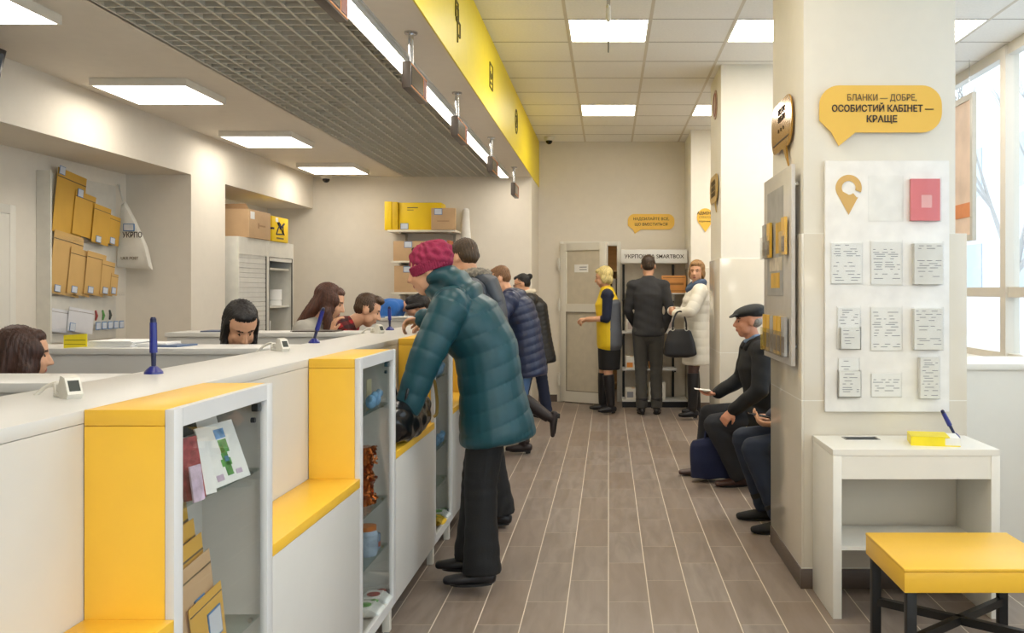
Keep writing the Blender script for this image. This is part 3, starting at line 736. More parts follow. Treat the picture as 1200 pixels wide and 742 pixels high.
# ring with a gap at lower right (pin shape)
outer = [(.062*math.cos(math.radians(a)), .062*math.sin(math.radians(a))) for a in range(-10, 221, 10)]
inn = [(.033*math.cos(math.radians(a)), .033*math.sin(math.radians(a))) for a in range(220, -60, -10)]
poly = outer+[(-.03, -.075), (-.002, -.118), (.034, -.058), (.012, -.052)]
gl = G()
for i in range(len(outer)-1):
    pass
ring = []
A0 = list(range(-20, 311, 10))
vs = []; 
for a in A0: vs.append((cx+.062*math.cos(math.radians(a)), by-.004, cz+.062*math.sin(math.radians(a)))); vs.append((cx+.033*math.cos(math.radians(a)), by-.004, cz+.033*math.sin(math.radians(a))))
o_ = len(vs); vs += [(p[0], by, p[2]) for p in vs]
fs = []
for i in range(len(A0)-1):
    a, b, c1, d1 = 2*i, 2*i+1, 2*i+3, 2*i+2; fs += [(a, b, c1, d1), (o_+a, o_+d1, o_+c1, o_+b), (a, d1, o_+d1, o_+a), (b, o_+b, o_+c1, c1)]
gl.add(vs, fs)
gl.prism([(-.058, -.022), (-.028, -.018), (0, -.033), (.026, -.052), (.045, -.043), (0, -.128)], (cx, by, cz), (1, 0, 0), (0, 0, 1), (0, -.0042, 0))
obj('pin_logo', gl, mat('logo_gold', '#dcb062', rough=.4), t_)
acr = glass_mat('acrylic', (.995, .997, .995), refl=.02); edge = mat('acrylic_edge', '#d4d6d6', rough=.2)
def form_pocket(px, py, w, h, kind, lab_n, thick=.006):
    p = F(px, py, by); x, z = p.x, p.z
    pk = obj('form_pocket', G().box(x-w/2, x+w/2, by-thick-.004, by-thick-.002, z-h/2, z+h/2).box(x-w/2, x-w/2+.002, by-thick-.004, by, z-h/2, z+h/2).box(x+w/2-.002, x+w/2, by-thick-.004, by, z-h/2, z+h/2).box(x-w/2, x+w/2, by-thick-.004, by, z-h/2, z-h/2+.002), acr, t_)
    if kind is None: return
    m = {'w': paper, 'p': mat('form_pink', '#e8848a', rough=.7), 'g': mat('form_greyish', '#e6e5e0', rough=.7)}[kind[0]]
    top = .0 if len(kind) < 2 else float(kind[1:])
    f = obj('form_stack', G().box(x-w/2+.006, x+w/2-.006, by-thick, by-.0005, z-h/2+.004, z+h/2-.008+top), m, pk)
    g = G(); random.seed(int(px*7+py)); x0 = x-w/2+.012; x1 = x+w/2-.012; zz = z+h/2-.018+top; yb = by-thick-.0006
    dense = kind[0] == 'g' or random.random() < .5
    while zz > z-h/2+.02:
        if random.random() < .85:
            a = x0+random.random()*.02; 
            while a < x1-.01:
                b = min(x1, a+random.uniform(.01, .05)); g.box(a, b, yb-.0006, yb, zz-.0028, zz); a = b+random.uniform(.01, .05)
        zz -= random.uniform(.009, .018)
    if kind[0] != 'p': obj('print', g, paperg, pk)
    else:
        obj('print', G().box(x-.02, x+.03, yb-.0006, yb, z-.04, z+.02), mat('form_pink_light', '#f3b9ba', rough=.6), pk)
PW, PH = .155, .205
form_pocket(1037.5, 233, .165, .215, None, '')
form_pocket(1083, 234, .15, .21, 'p', '', .02)
form_pocket(991.5, 308, PW, .205, 'w', ''); form_pocket(1038, 308, PW, .215, 'w', ''); form_pocket(1085.5, 309, .145, .205, 'g', '', .03)
form_pocket(994, 384, .115, .205, 'w', '', .008); form_pocket(995, 396, .10, .11, 'g', '', .03); form_pocket(1038, 385, PW, .215, 'w', ''); form_pocket(1085.5, 385, .145, .205, 'g', '', .03)
form_pocket(994, 443, .105, .20, 'w', '', .008); form_pocket(994, 449, .11, .13, 'g', '', .03); form_pocket(1038, 451, .15, .12, 'w', ''); form_pocket(1087, 442, .10, .205, 'g', '', .03)
# left face of the column
ctr = V((.921, 4.88, 2.30))
gold = mat('gold_mirror_sign', '#c99a48', rough=.16, metal=.35, var=.02)
c, X, N = bubble('speech_bubble_sign', 'glossy gold speech bubble sign on the left face of the near column', 'W', ctr, .56, .26, (.05, .13, .19, .11), m=gold)
for z, s in ((.075, .042), (.035, .042)):
    text('ВСЕ ПРО', s, ctr+V((-.010, -.02, z)), 'W', ink, c)
text('▪  ▪  ▪', .06, ctr+V((-.010, 0, -.02)), 'W', ink, c)
obj('underline', G().box(.9105, .9125, 4.66, 5.10, 2.215, 2.222), ink, c)
bx = .925
t_ = thing('poster_board', 'tall narrow white board with a poster on the left face of the near column', 'board', (.9, 4.85, 1.06))
obj('board', G().box(.885, .905, 4.46, 5.24, 1.06, 2.04, bev=.002), mat('board_silver', '#cfcac4', rough=.3), t_)
obj('standoff', G().cyl((.903, 4.52, 1.95), (.934, 4.52, 1.95), .012).cyl((.903, 5.15, 1.95), (.934, 5.15, 1.95), .012).cyl((.903, 4.52, 1.15), (.922, 4.52, 1.15), .012).cyl((.903, 5.15, 1.15), (.922, 5.15, 1.15), .012), chrome, t_)
po = obj('poster', G().box(.883, .885, 4.66, 5.12, 1.40, 1.96), mat('poster_grey_sky', '#a9a9a8', rough=.4, var=.3, scale=5), t_)
obj('picture', G().box(.8815, .883, 4.70, 4.86, 1.62, 1.78).box(.8815, .883, 4.75, 5.0, 1.44, 1.52), mat('poster_yellow', '#e0b23c', rough=.4, var=.2), po)
obj('picture', G().box(.8815, .883, 4.68, 5.05, 1.53, 1.60), mat('poster_beige', '#d3c8b4', rough=.5, var=.3, scale=14), po)
random.seed(3)
for r, (z, h, ys_) in enumerate(((1.60, .16, (4.56, 4.70, 4.84, 4.98, 5.12)), (1.10, .165, (4.56, 4.67, 4.78, 4.89, 5.0, 5.11)))):
    for k, y in enumerate(ys_):
        if r == 0 and k in (1, 2): continue
        c = thing('leaflet_holder', ('leaflets in the %s clear holder of the %s row, near column left face' % (['nearest', 'second', 'third', 'fourth', 'fifth', 'farthest'][k], ['upper', 'lower'][r])), 'leaflets', (.86, y, z), 'leaflet holders on the left face of the column')
        obj('leaflet', G().box(.862, .876, y-.045, y+.045, z+.004, z+h+.03), [yel_sign, mat('leaflet_grey', '#b9b7b4', rough=.5, var=.15)][(k+r) % 3 == 1], c)
        obj('photo', G().box(.8605, .862, y-.04, y+.04, z+.02, z+h*.6), mat('leaflet_photo', '#8f7d6d', rough=.4, var=.4, scale=30), c)
        obj('holder', G().box(.850, .853, y-.05, y+.05, z, z+h*.75).box(.850, .884, y-.05, y+.05, z, z+.003).box(.850, .884, y-.05, y-.047, z, z+h*.75).box(.850, .884, y+.047, y+.05, z, z+h*.75), acr, c)
# second column signs
ctr = V((.943, 8.22, 2.33)); c, X, N = bubble('speech_bubble_sign', 'small golden bubble sign on the left face of the second column', 'W', ctr, .56, .24, (.06, .14, .2, .1), m=mat('sign_dull_gold', '#c4a256', rough=.35))
for z in (.05, 0, -.05): text('ПРАВИЛА', .06, ctr+V((-.01, 0, z)), 'W', inkg, c)
g = G(); P_ = [(.13*math.cos(2*PI*k/32), .13*math.sin(2*PI*k/32)) for k in range(32)]
c = thing('round_sign', 'round brownish sign high on the left face of the second column', 'sign', (.955, 8.2, 3.1))
obj('plate', g.prism(P_, (.955, 8.2, 3.08), (0, -1, 0), (0, 0, 1), (-.008, 0, 0)), mat('round_sign', '#b9987c', rough=.5), c)
obj('ring', G().tube([(.946, 8.2+.10*math.cos(2*PI*k/24), 3.08+.10*math.sin(2*PI*k/24)) for k in range(25)], .006, 6), mat('round_sign_red', '#9b5a48', rough=.5), c)
ctr = F(826.5, 255, 10.995); c, X, N = bubble('speech_bubble_sign', 'yellow drop-shaped sign half hidden behind the second column', 'S', ctr, .20, .22, (0, 0, 0, .065), shape='drop')
text('АДМІНІ-', .046, ctr+V((0, -.01, .05)), 'S', ink, c, bold=.02); text('СТРАТОР', .032, ctr+V((0, -.01, .0)), 'S', inkg, c); text('відділення', .03, ctr+V((0, -.01, -.045)), 'S', inkg, c)
ctr = F(763, 260, 11.865); c, X, N = bubble('speech_bubble_sign', 'yellow speech bubble sign on the back wall above the storage rack', 'S', ctr, .60, .20, (-.235, -.13, -.21, .055))
text('НАДСИЛАЙТЕ ВСЕ,', .05, ctr+V((0, -.01, .035)), 'S', ink, c, bold=.012, width=.46); text('ЩО ВМІСТИТЬСЯ', .05, ctr+V((0, -.01, -.035)), 'S', ink, c, bold=.012, width=.42)
# ================================================================ HANGING QUEUE DISPLAYS
brn = mat('display_brown', '#4d4238', rough=.4); org = mat('display_orange', '#d9873a', rough=.4); redm = mat('display_red', '#7d3226', rough=.4); scr = mat('display_screen', '#3a3028', rough=.2, var=.2, scale=80)
dl = ['brown hanging number display cut off at the top edge, nearest', 'brown hanging number display on a chrome pole, second from the camera', 'brown hanging number display on a chrome pole, third from the camera',
      'brown hanging number display, second from the back wall', 'brown hanging number display closest to the back wall']
for i, yn in enumerate((3.12, 4.66, 6.11, 7.93, 9.86)):
    c = thing('number_display', dl[i], 'display', (-1.02, yn+.21, LOW), 'hanging number displays over the counter')
    obj('housing', G().box(-1.045, -1.0, yn, yn+.42, 2.455, 2.588, bev=.003), brn, c)
    obj('screen', G().box(-1.0, -.9975, yn+.02, yn+.31, 2.475, 2.57), scr, c)
    obj('counter_field', G().box(-1.0, -.9975, yn+.325, yn+.405, 2.475, 2.57), redm, c)
    g = G().box(-1.0, -.997, yn+.01, yn+.41, 2.463, 2.469); g.box(-1.0, -.997, yn+.01, yn+.41, 2.574, 2.580); g.box(-1.0, -.997, yn+.313, yn+.320, 2.469, 2.574)
    obj('orange_line', g, org, c)
    obj('pole', G().cyl((-1.022, yn+.11, 2.585), (-1.022, yn+.11, LOW-.006), .0135), chrome, c)
    obj('flange', G().lathe((-1.022, yn+.11, LOW-.012), [(.001, 0), (.03, 0), (.034, .004), (.034, .012), (.001, .012)]), chrome, c)
# icons on the yellow band (part of the setting: small frames)
ic = mat('icon_brown', '#6f6420', rough=.6)
def icon(y, z, kind, lab):
    x = -.8895; g = G()
    def bar(a, b, r=.006): g.tube([(x, y+a[0], z+a[1]), (x, y+b[0], z+b[1])], r, 6)
    if kind == 0:
        for (a, b, c_, d) in ((-.07, .02, .0, .09), (0, .09, -.09, -.01), (-.05, .03, -.02, .06)):
            for p, q in (((a, c_), (b, c_)), ((b, c_), (b, d)), ((b, d), (a, d)), ((a, d), (a, c_))): bar(p, q)
        bar((0, -.09), (0, -.14))
    elif kind == 1:
        for p, q in (((-.085, -.09), (.085, -.09)), ((.085, -.09), (.085, .09)), ((.085, .09), (-.085, .09)), ((-.085, .09), (-.085, -.09)), ((-.05, .03), (0, -.02)), ((0, -.02), (.05, .03)), ((-.05, -.05), (.05, -.05))): bar(p, q)
    else:
        g.tube([(x, y+.1*math.cos(2*PI*k/24), z+.115*math.sin(2*PI*k/24)) for k in range(25)], .006, 6); bar((-.04, .05), (.04, .05)); bar((.04, .05), (-.03, -.05)); bar((-.03, -.05), (.04, -.05))
    obj('wall_icon', g, ic, loc=(x, y, z), label=lab, cat='icon')
icon(5.43, 3.03, 0, 'dark parcel pictogram on the yellow band, nearest of the three')
icon(6.99, 3.05, 1, 'dark square envelope pictogram on the yellow band, middle one')
icon(8.9, 3.06, 2, 'dark round pictogram on the yellow band, farthest one')
# cameras and hanging sensor
def cctv(x, y, z, lab, wall=True):
    c = thing('dome_camera', lab, 'camera', (x, y, z))
    obj('housing', G().lathe((x, y, z-.05), [(.001, 0), (.05, 0), (.062, .02), (.062, .05), (.001, .05)]), white_pvc, c)
    obj('dome', G().ell((x, y-.01, z-.055), (.042, .042, .04)), mat('dome_black', '#1b1b1d', rough=.1), c)
cctv(-.74, 11.5, CEIL-.004, 'small dome security camera at the ceiling by the yellow band')
cctv(-3.25, 10.62, LOW, 'small dome security camera by the farthest surface lamp on the left')
c = thing('hanging_sensor', 'white ceiling bracket with a thin hanging rod above the aisle', 'sensor', (-.0, 5.9, CEIL))
obj('bracket', G().box(-.035, .035, 5.86, 5.94, CEIL-.03, CEIL-.004, bev=.004).box(-.012, .012, 5.88, 5.91, CEIL-.12, CEIL-.03, bev=.003), chrome, c)
obj('body', G().cap((0, 5.895, CEIL-.10), (0, 5.895, CEIL-.19), .016), white_pvc, c)
obj('rod', G().cyl((0, 5.895, CEIL-.19), (0, 5.895, CEIL-.40), .005), mat('rod_grey', '#7a7468', rough=.4), c)
# ================================================================ HANGING POSTER at the window
c = thing('hanging_poster', 'grey-framed poster hanging in the window at the right edge', 'poster', (3.0, 7.95, 1.84))
Y0, Y1, Z0, Z1 = 7.56, 8.4, 1.84, 3.06
g = G().box(2.985, 3.02, Y0, Y0+.05, Z0, Z1); g.box(2.985, 3.02, Y1-.05, Y1, Z0, Z1); g.box(2.985, 3.02, Y0+.05, Y1-.05, Z0, Z0+.05); g.box(2.985, 3.02, Y0+.05, Y1-.05, Z1-.05, Z1)
obj('frame', g, mat('poster_frame_grey', '#bdbab0', rough=.4), c)
obj('picture', G().box(2.995, 3.01, Y0+.045, Y1-.045, Z0+.045, Z1-.045), mat('poster_skin_tone', '#e2cbb8', rough=.6, var=.15, scale=3), c)
obj('print_band', G().box(2.99, 2.995, Y0+.05, Y1-.05, Z0+.2, Z0+.32), mat('poster_orange', '#d98a55', rough=.5), c)
obj('hanger', G().cyl((3.0, Y0+.1, Z1), (3.0, Y0+.1, CEIL-.004), .003).cyl((3.0, Y1-.1, Z1), (3.0, Y1-.1, CEIL-.004), .003), chrome, c)
# ================================================================ DOORS
d = struct('door_1', G().box(-.63, -.58, BACK-.02, BACK+.10, 0, 2.06, bev=.004).box(.11, .16, BACK-.02, BACK+.10, 0, 2.06, bev=.004).box(-.58, .11, BACK-.02, BACK+.10, 2.005, 2.06, bev=.004), white_pvc, loc=(-.24, BACK, 0))
R = RZ(-33); hc = (-.60, BACK-.03, 0)
def leafbox(g, a, b, z0, z1, t0=-.03, t1=.03, bev=0): g.box(-.60+a, -.60+b, BACK-.03+t0, BACK-.03+t1, z0, z1, bev=bev, R=R, c=hc); return g
g = G(); leafbox(g, 0, .09, .015, 2.03, bev=.003); leafbox(g, .60, .69, .015, 2.03, bev=.003); leafbox(g, .09, .60, .015, .15); leafbox(g, .09, .60, 1.94, 2.03); leafbox(g, .09, .60, 1.16, 1.26)
lf = obj('door_leaf', g, white_pvc, d)
obj('leaf_panel', leafbox(leafbox(G(), .085, .605, .145, 1.165, -.012, .012), .085, .605, 1.255, 1.945, -.012, .012), mat('door_panel_fill', '#cdc4b0', rough=.5), lf)
obj('panel_bead', leafbox(leafbox(leafbox(leafbox(G(), .09, .10, .15, 1.16, -.033, -.028), .59, .60, .15, 1.16, -.033, -.028), .09, .60, 1.15, 1.16, -.033, -.028), .09, .60, .15, .16, -.033, -.028), mat('door_bead', '#8d8574', rough=.5), lf)
obj('notice', leafbox(G(), .21, .42, 1.66, 1.76, -.016, -.0125), paper, lf); obj('notice_print', leafbox(leafbox(G(), .29, .40, 1.72, 1.73, -.018, -.016), .29, .40, 1.69, 1.70, -.018, -.016), paperg, lf)
for z in (.25, 1.2, 1.72): obj('hinge', G().box(-.66, -.60, BACK-.05, BACK-.022, z, z+.10, bev=.006).cyl((-.635, BACK-.055, z-.03), (-.635, BACK-.055, z+.13), .013), white_pvc, d)
# left niche door
d = struct('door_2', G().box(-4.03, -3.985, 5.30, 5.36, 0, 2.0, bev=.003).box(-4.03, -3.985, 6.14, 6.20, 0, 2.0, bev=.003).box(-4.03, -3.985, 5.36, 6.14, 1.94, 2.0, bev=.003), white_pvc, loc=(-4, 5.75, 0))
lf = obj('door_leaf', G().box(-4.02, -3.985, 5.365, 5.46, .01, 1.935).box(-4.02, -3.985, 6.03, 6.135, .01, 1.935).box(-4.02, -3.985, 5.46, 6.03, 1.83, 1.935).box(-4.02, -3.985, 5.46, 6.03, .01, .15).box(-4.02, -3.985, 5.46, 6.03, 1.02, 1.12), white_pvc, d)
obj('leaf_panel', G().box(-4.01, -4.0, 5.46, 6.03, .15, 1.83), mat('door_panel_fill', '#cdc4b0'), lf)
obj('panel_bead', G().box(-3.998, -3.985, 6.022, 6.032, 1.12, 1.83).box(-3.998, -3.985, 5.46, 6.03, 1.822, 1.832).box(-3.998, -3.985, 5.46, 6.03, 1.115, 1.122).box(-3.998, -3.985, 6.022, 6.032, .15, 1.02), mat('door_bead', '#8d8574'), lf)
# ================================================================ SMARTBOX RACK
RY0, RY1 = 11.28, 11.66
t_ = thing('storage_rack', 'black and white storage rack under a white header on the back wall', 'rack', (.56, 11.45, 0))
for x in (.19, .815):
    obj('post', G().box(x-.014, x+.014, RY1-.035, RY1, .05, 1.76).box(x-.012, x+.012, RY0, RY1-.035, .43, .445).box(x-.012, x+.012, RY0, RY1-.035, .88, .9), black_m, t_)
obj('base', G().box(.17, .97, RY0-.02, RY1, .0, .07), black_m, t_); obj('base_board', G().box(.17, .97, RY0-.02, RY1, .071, .09), white_lam, t_)
for z in (.45, .905): obj('shelf', G().box(.17, .84, RY0, RY1-.036, z, z+.02), white_lam, t_)
obj('shelf', G().box(.17, .30, RY0+.1, RY1-.036, 1.30, 1.32), black_m, t_)
obj('back_panel', G().box(.17, .97, RY1+.002, RY1+.012, .09, 1.76), mat('rack_panel', '#d5cbb8', rough=.6), t_)
hd = obj('header_board', G().box(.155, .965, RY0+.0, RY0+.02, 1.765, 1.93, bev=.002).box(.16, .96, RY0+.02, RY1+.03, 1.90, 1.93), white_lam, t_)
text('УКРПОШТА SMARTBOX', .066, (.56, RY0-.002, 1.845), 'S', ink, hd, bold=.012, width=.73)
def carton(name, x0, x1, y0, y1, z0, z1, m, lab, face='S', print_=None, lid=True, cat='box', group=None):
    c = thing(name, lab, cat, ((x0+x1)/2, (y0+y1)/2, z0), group)
    obj('carton', G().box(x0, x1, y0, y1, z0, z1, bev=.004), m, c)
    if lid: obj('tape', G().box((x0+x1)/2-.02, (x0+x1)/2+.02, y0-.0006, y1+.0006, z1-.004, z1+.0008), mat('parcel_tape', '#c9a97e', rough=.3), c)
    if print_:
        for (a, b, e, f, mm, nm) in print_:
            obj(nm, G().box(x0+a*(x1-x0), x0+b*(x1-x0), y0-.002, y0, z0+e*(z1-z0), z0+f*(z1-z0)), mm, c)
    return c
ob = mat('box_orange_brown', '#c98a45', rough=.6, var=.05); op = mat('box_orange_print', '#8f5f2c', rough=.6)
carton('parcel_box', .66, .955, 11.34, 11.55, 1.40, 1.615, ob, 'orange-brown branded box on the rack right of the man in dark grey', print_=[(.1, .9, .45, .58, op, 'print'), (.04, .96, .1, .14, op, 'print'), (.04, .96, .86, .9, op, 'print')], lid=False)
obj('acrylic_stand', G().box(.655, .96, 11.33, 11.56, 1.385, 1.399).box(.80, .83, 11.5, 11.655, 1.3, 1.399), white_lam, t_)
wb = mat('box_white', '#ddd8cc', rough=.6, var=.03); orr = mat('box_print_orange', '#d98a3a', rough=.6)
carton('parcel_box', .21, .36, 11.32, 11.5, .471, .62, wb, 'white box with orange print on the middle rack shelf, left end', print_=[(.1, .6, .1, .5, orr, 'print')])
carton('parcel_box', .37, .46, 11.33, 11.5, .471, .72, wb, 'tall narrow box with orange print on the middle rack shelf', print_=[(.1, .9, .3, .6, orr, 'print')])
carton('parcel_box', .21, .40, 11.30, 11.5, .0905, .23, wb, 'flat white box on the bottom of the rack, left end', print_=[(.1, .5, .2, .7, paperg, 'print')])
carton('parcel_box', .50, .70, 11.30, 11.5, .0905, .30, wb, 'white box on the bottom of the rack behind the man in grey', print_=[(.1, .8, .6, .75, paperg, 'print')])
carton('parcel_box', .50, .64, 11.31, 11.48, .471, .66, ob, 'orange-brown box on the middle rack shelf right of the tall box', print_=[(.1, .8, .6, .75, op, 'print')])
carton('parcel_box', .21, .33, 11.42, 11.6, 1.3205, 1.42, wb, 'small white box with a blue label on the upper left rack bracket', print_=[(.15, .85, .2, .8, blue_edge, 'print')])
carton('parcel_box', .22, .40, 11.32, 11.55, .9255, 1.07, wb, 'white printed box on the upper rack shelf at left', print_=[(.1, .9, .2, .8, mat('faint_print', '#b9a9a0', rough=.7), 'print')])
carton('parcel_box', .60, .80, 11.32, 11.55, .9255, 1.12, wb, 'white printed box on the upper rack shelf behind the woman in white', print_=[(.1, .9, .2, .8, mat('faint_print', '#b9a9a0'), 'print')])
# storeroom shelf seen through the doorway
c = thing('bookcase', 'wooden bookcase with folders seen through the open doorway', 'bookcase', (.0, 13.2, 0))
wd = mat('shelf_wood', '#cfae7c', rough=.5, var=.1, scale=4, stretch=(1, 1, 6))
obj('frame', G().box(-.45, -.42, 13.05, 13.39, 0, 2.1).box(.42, .45, 13.05, 13.39, 0, 2.1).box(-.42, .42, 13.37, 13.39, 0, 2.1), wd, c)
for z in (.1, .5, .9, 1.3, 1.7, 2.08): obj('shelf', G().box(-.42, .42, 13.05, 13.37, z, z+.02), wd, c)
random.seed(12); x = -.40; 
fm = [mat('folder_white_', '#d8d4ca', rough=.6), mat('folder_brown', '#8a6a4c', rough=.6), mat('folder_yellow_', '#dcb23a', rough=.6), mat('folder_black_', '#2d2c2c', rough=.6)]
for z, zn in ((.92, 'third'), (.52, 'second'), (1.32, 'fourth')):
    x = -.40; k = 0
    while x < .34:
        w = random.uniform(.05, .08)
        obj('binder', G().box(x, x+w-.004, 13.1, 13.34, z, z+.28), fm[random.randrange(4)], loc=(x+w/2, 13.2, z), label='office binder standing on the %s shelf of the storeroom bookcase' % zn, cat='binder', group='binders on the %s shelf of the bookcase' % zn)
        x += w; k += 1
# ================================================================ BACK SHELVES (left back wall)
sl = mat('shelf_cream', '#e0d9c8', rough=.4)
SY0, SY1 = 10.42, 10.80
for i, z in enumerate((2.115, 1.765, 1.41)):
    c = thing('wall_shelf', ['top', 'middle', 'bottom'][i]+' wall shelf with parcel boxes on the back wall behind the clerks', 'shelf', (-2.1, 10.6, z), 'wall shelves with boxes')
    obj('board', G().box(-2.50 if i == 0 else -2.46, -1.73, SY0, SY1-.001, z-.022, z, bev=.002), sl, c)
    for x in (-2.36, -1.80): obj('shelf_bracket', G().box(x-.012, x+.012, SY0+.01, SY1-.001, z-.04, z-.023).box(x-.014, x+.014, SY1-.02, SY1-.001, z-.32, z-.04), mat('bracket_grey', '#a9a294', rough=.4), c)
def price(c, x, z, y, w=.09, h=.07):
    obj('price_label', G().box(x-w/2, x+w/2, y-.003, y-.001, z-h/2, z+h/2), blue_edge, c)
    obj('label_print', G().box(x-w/2+.006, x+w/2-.006, y-.0045, y-.003, z-h/2+.006, z+h/2-.006), pale, c)
ysf = 10.45
c = carton('flat_carton', -2.54, -2.46, ysf, 10.75, 2.116, 2.44, carton_y, 'yellow flat carton overhanging the left end of the top shelf', lid=False, group='yellow cartons on the top shelf')
c = carton('flat_carton', -2.455, -2.39, ysf, 10.75, 2.116, 2.435, mat('yellow_carton_dark', '#d8b010', rough=.55), 'darker yellow flat carton, second from the left on the top shelf', lid=False, group='yellow cartons on the top shelf')
c = carton('flat_carton', -2.385, -1.90, ysf+.03, 10.75, 2.116, 2.43, carton_y, 'wide yellow carton in the middle of the top shelf', lid=False, group='yellow cartons on the top shelf', print_=[(.2, .45, .8, .83, inkg, 'print'), (.2, .35, .72, .74, inkg, 'print')])
price(c, -2.32, 2.16, ysf+.03)
c = carton('parcel_box', -2.0, -1.73, 10.40, ysf+.02, 2.116, 2.36, kraft, 'kraft box at the right end of the top shelf', print_=[(.25, .75, .38, .42, kraft_d, 'print')])
price(c, -1.92, 2.32, 10.40)
c = carton('parcel_box', -2.44, -1.98, ysf, 10.75, 1.766, 1.99, kraft, 'long kraft box with a dark pin logo on the middle shelf', print_=[(.52, .85, .52, .58, ink, 'print')])
price(c, -2.27, 1.95, ysf)
obj('pin_logo', G().prism([(.022*math.cos(math.radians(a)), .022*math.sin(math.radians(a))) for a in range(-40, 221, 20)]+[(0, -.05)], (-2.21, ysf, 1.895), (1, 0, 0), (0, 0, 1), (0, -.003, 0)), ink, c)
c = carton('parcel_box', -1.95, -1.80, ysf, 10.7, 1.766, 1.885, kraft, 'small kraft box, lower of the two stacked on the middle shelf'); price(c, -1.88, 1.86, ysf)
c = carton('parcel_box', -1.95, -1.80, ysf, 10.7, 1.8875, 2.0, mat('kraft_reddish', '#a8663f', rough=.8), 'small reddish box, upper of the two stacked on the middle shelf'); price(c, -1.88, 1.96, ysf)
c = carton('parcel_box', -2.43, -2.0, ysf, 10.75, 1.411, 1.71, kraft, 'tall kraft box on the bottom wall shelf'); price(c, -2.28, 1.67, ysf)
g = G().loft([(-1.655, 10.68, 1.85), (-1.65, 10.68, 2.0), (-1.66, 10.68, 2.2), (-1.65, 10.68, 2.36)], [(.05, .04), (.06, .045), (.055, .04), (.04, .03)], (1, 0, 0), 16)
c = thing('plastic_roll', 'white bubble wrap bundle hanging right of the wall shelves', 'packaging', (-1.65, 10.68, 1.85))
obj('film', g, mat('bubble_film', '#e3e0d8', rough=.25, bump=.5, bscale=60), c); obj('hook', G().cyl((-1.65, 10.68, 2.37), (-1.65, 10.799, 2.39), .004), chrome, c); price(c, -1.64, 1.95, 10.625, .07, .06)
# ================================================================ ROLLER CABINETS in the niche
CX = -3.40; CZ = 1.928
for i, (a, b) in enumerate(((8.46, 9.20), (9.205, 9.95))):
    c = thing('roller_cabinet', ['grey-white office cabinet with its roller shutter closed, left one in the wall niche', 'grey-white office cabinet standing open with shelves, right one in the wall niche'][i], 'cabinet', (CX-.22, (a+b)/2, 0), 'roller shutter cabinets in the niche')
    x0 = -3.86
    g = G().box(x0, CX, a, a+.03, 0, CZ, bev=.002).box(x0, CX, b-.03, b, 0, CZ, bev=.002).box(x0, CX, a+.03, b-.03, CZ-.03, CZ).box(x0, CX, a+.03, b-.03, 0, .06).box(x0, x0+.015, a+.03, b-.03, .06, CZ-.03).box(CX-.02, CX, a+.03, b-.03, CZ-.16, CZ-.03)
    obj('carcass', g, mat('cabinet_grey_white', '#d8d5ca', rough=.4), c)
    if i == 0:
        g = G(); z = .07
        while z < CZ-.17:
            g.prism([(0, 0), (.007, .005), (.007, .042), (0, .0462)], (CX-.016, a+.035, z), (1, 0, 0), (0, 0, 1), (0, b-a-.07, 0)); z += .0462
        obj('roller_shutter', g, mat('shutter_grey', '#d9d7cf', rough=.35), c, smooth=False)
        obj('guide_rail', G().box(CX-.012, CX+.002, b-.04, b-.032, .06, CZ-.16), mat('rail_dark', '#6d6a62', rough=.4), c)
    else:
        obj('rolled_shutter', G().box(CX-.06, CX-.005, a+.035, b-.035, CZ-.20, CZ-.165), mat('shutter_grey', '#d9d7cf'), c)
        for z in (.45, .85, 1.27, 1.66): obj('shelf', G().box(x0+.016, CX-.04, a+.031, b-.031, z-.02, z), mat('cabinet_grey_white', '#d8d5ca'), c)
        obj('guide_rail', G().box(CX-.012, CX+.002, b-.042, b-.032, .06, CZ-.16).box(CX-.012, CX+.002, a+.032, a+.040, .06, CZ-.16), mat('rail_dark', '#6d6a62'), c)
        for j, (yy, z, w, h, lab) in enumerate(((9.78, 1.27, .16, .17, 'roll of labels on the upper shelf of the open cabinet'), (9.74, .85, .16, .12, 'white roll at right on the lower shelf of the open cabinet'))):
            obj('label_roll', G().lathe((CX-.15, yy, z), [(.001, 0), (w/2, 0), (w/2, h*.3), (w/2-.006, h*.33), (w/2, h*.36), (w/2, h), (.02, h), (.001, h*.9)]), paper, loc=(CX-.15, yy, z), label=lab, cat='roll')
        for j in range(3):
            obj('document_box', G().box(CX-.34, CX-.08, 9.27+j*.075, 9.335+j*.075, .851, 1.12, bev=.003, R=RX(-6)), [paper, mat('docbox_dark', '#4a4a4c', rough=.6), paper][j], loc=(CX-.2, 9.3+j*.07, .85), label=['white document box leaning at the left in the open cabinet', 'dark document box in the middle of the open cabinet shelf', 'white document box, third on the open cabinet shelf'][j], cat='document box')
    for z in (1.0,): pass
c = thing('parcel_box', 'large brown cardboard box on top of the roller cabinets', 'box', (-3.55, 9.0, CZ))
obj('carton', G().box(-3.82, -3.38, 8.66, 9.22, CZ+.001, CZ+.27, bev=.004), kraft, c)
obj('open_flap', G().prism([(0, 0), (.40, 0), (.36, .06), (.05, .05)], (-3.80, 8.72, CZ+.27), (1, 0, 0), (0, .3, .95), (0, .004, 0)), kraft_d, c)
obj('price_label', G().box(-3.379, -3.377, 8.70, 8.80, CZ+.18, CZ+.25), paper, c)
obj('print', G().box(-3.379, -3.378, 8.93, 9.08, CZ+.12, CZ+.135).box(-3.379, -3.378, 8.89, 8.92, CZ+.10, CZ+.15), kraft_d, c)
c = thing('parcel_box', 'yellow carton with a black running-figure logo on top of the roller cabinets', 'box', (-3.5, 9.55, CZ))
obj('carton', G().box(-3.70, -3.385, 9.28, 9.74, CZ+.001, CZ+.255, bev=.004), carton_y, c)
nvy = mat('logo_navy', '#1f2440', rough=.6); L0 = V((-3.383, 9.50, CZ+.135)); S_ = 1.0
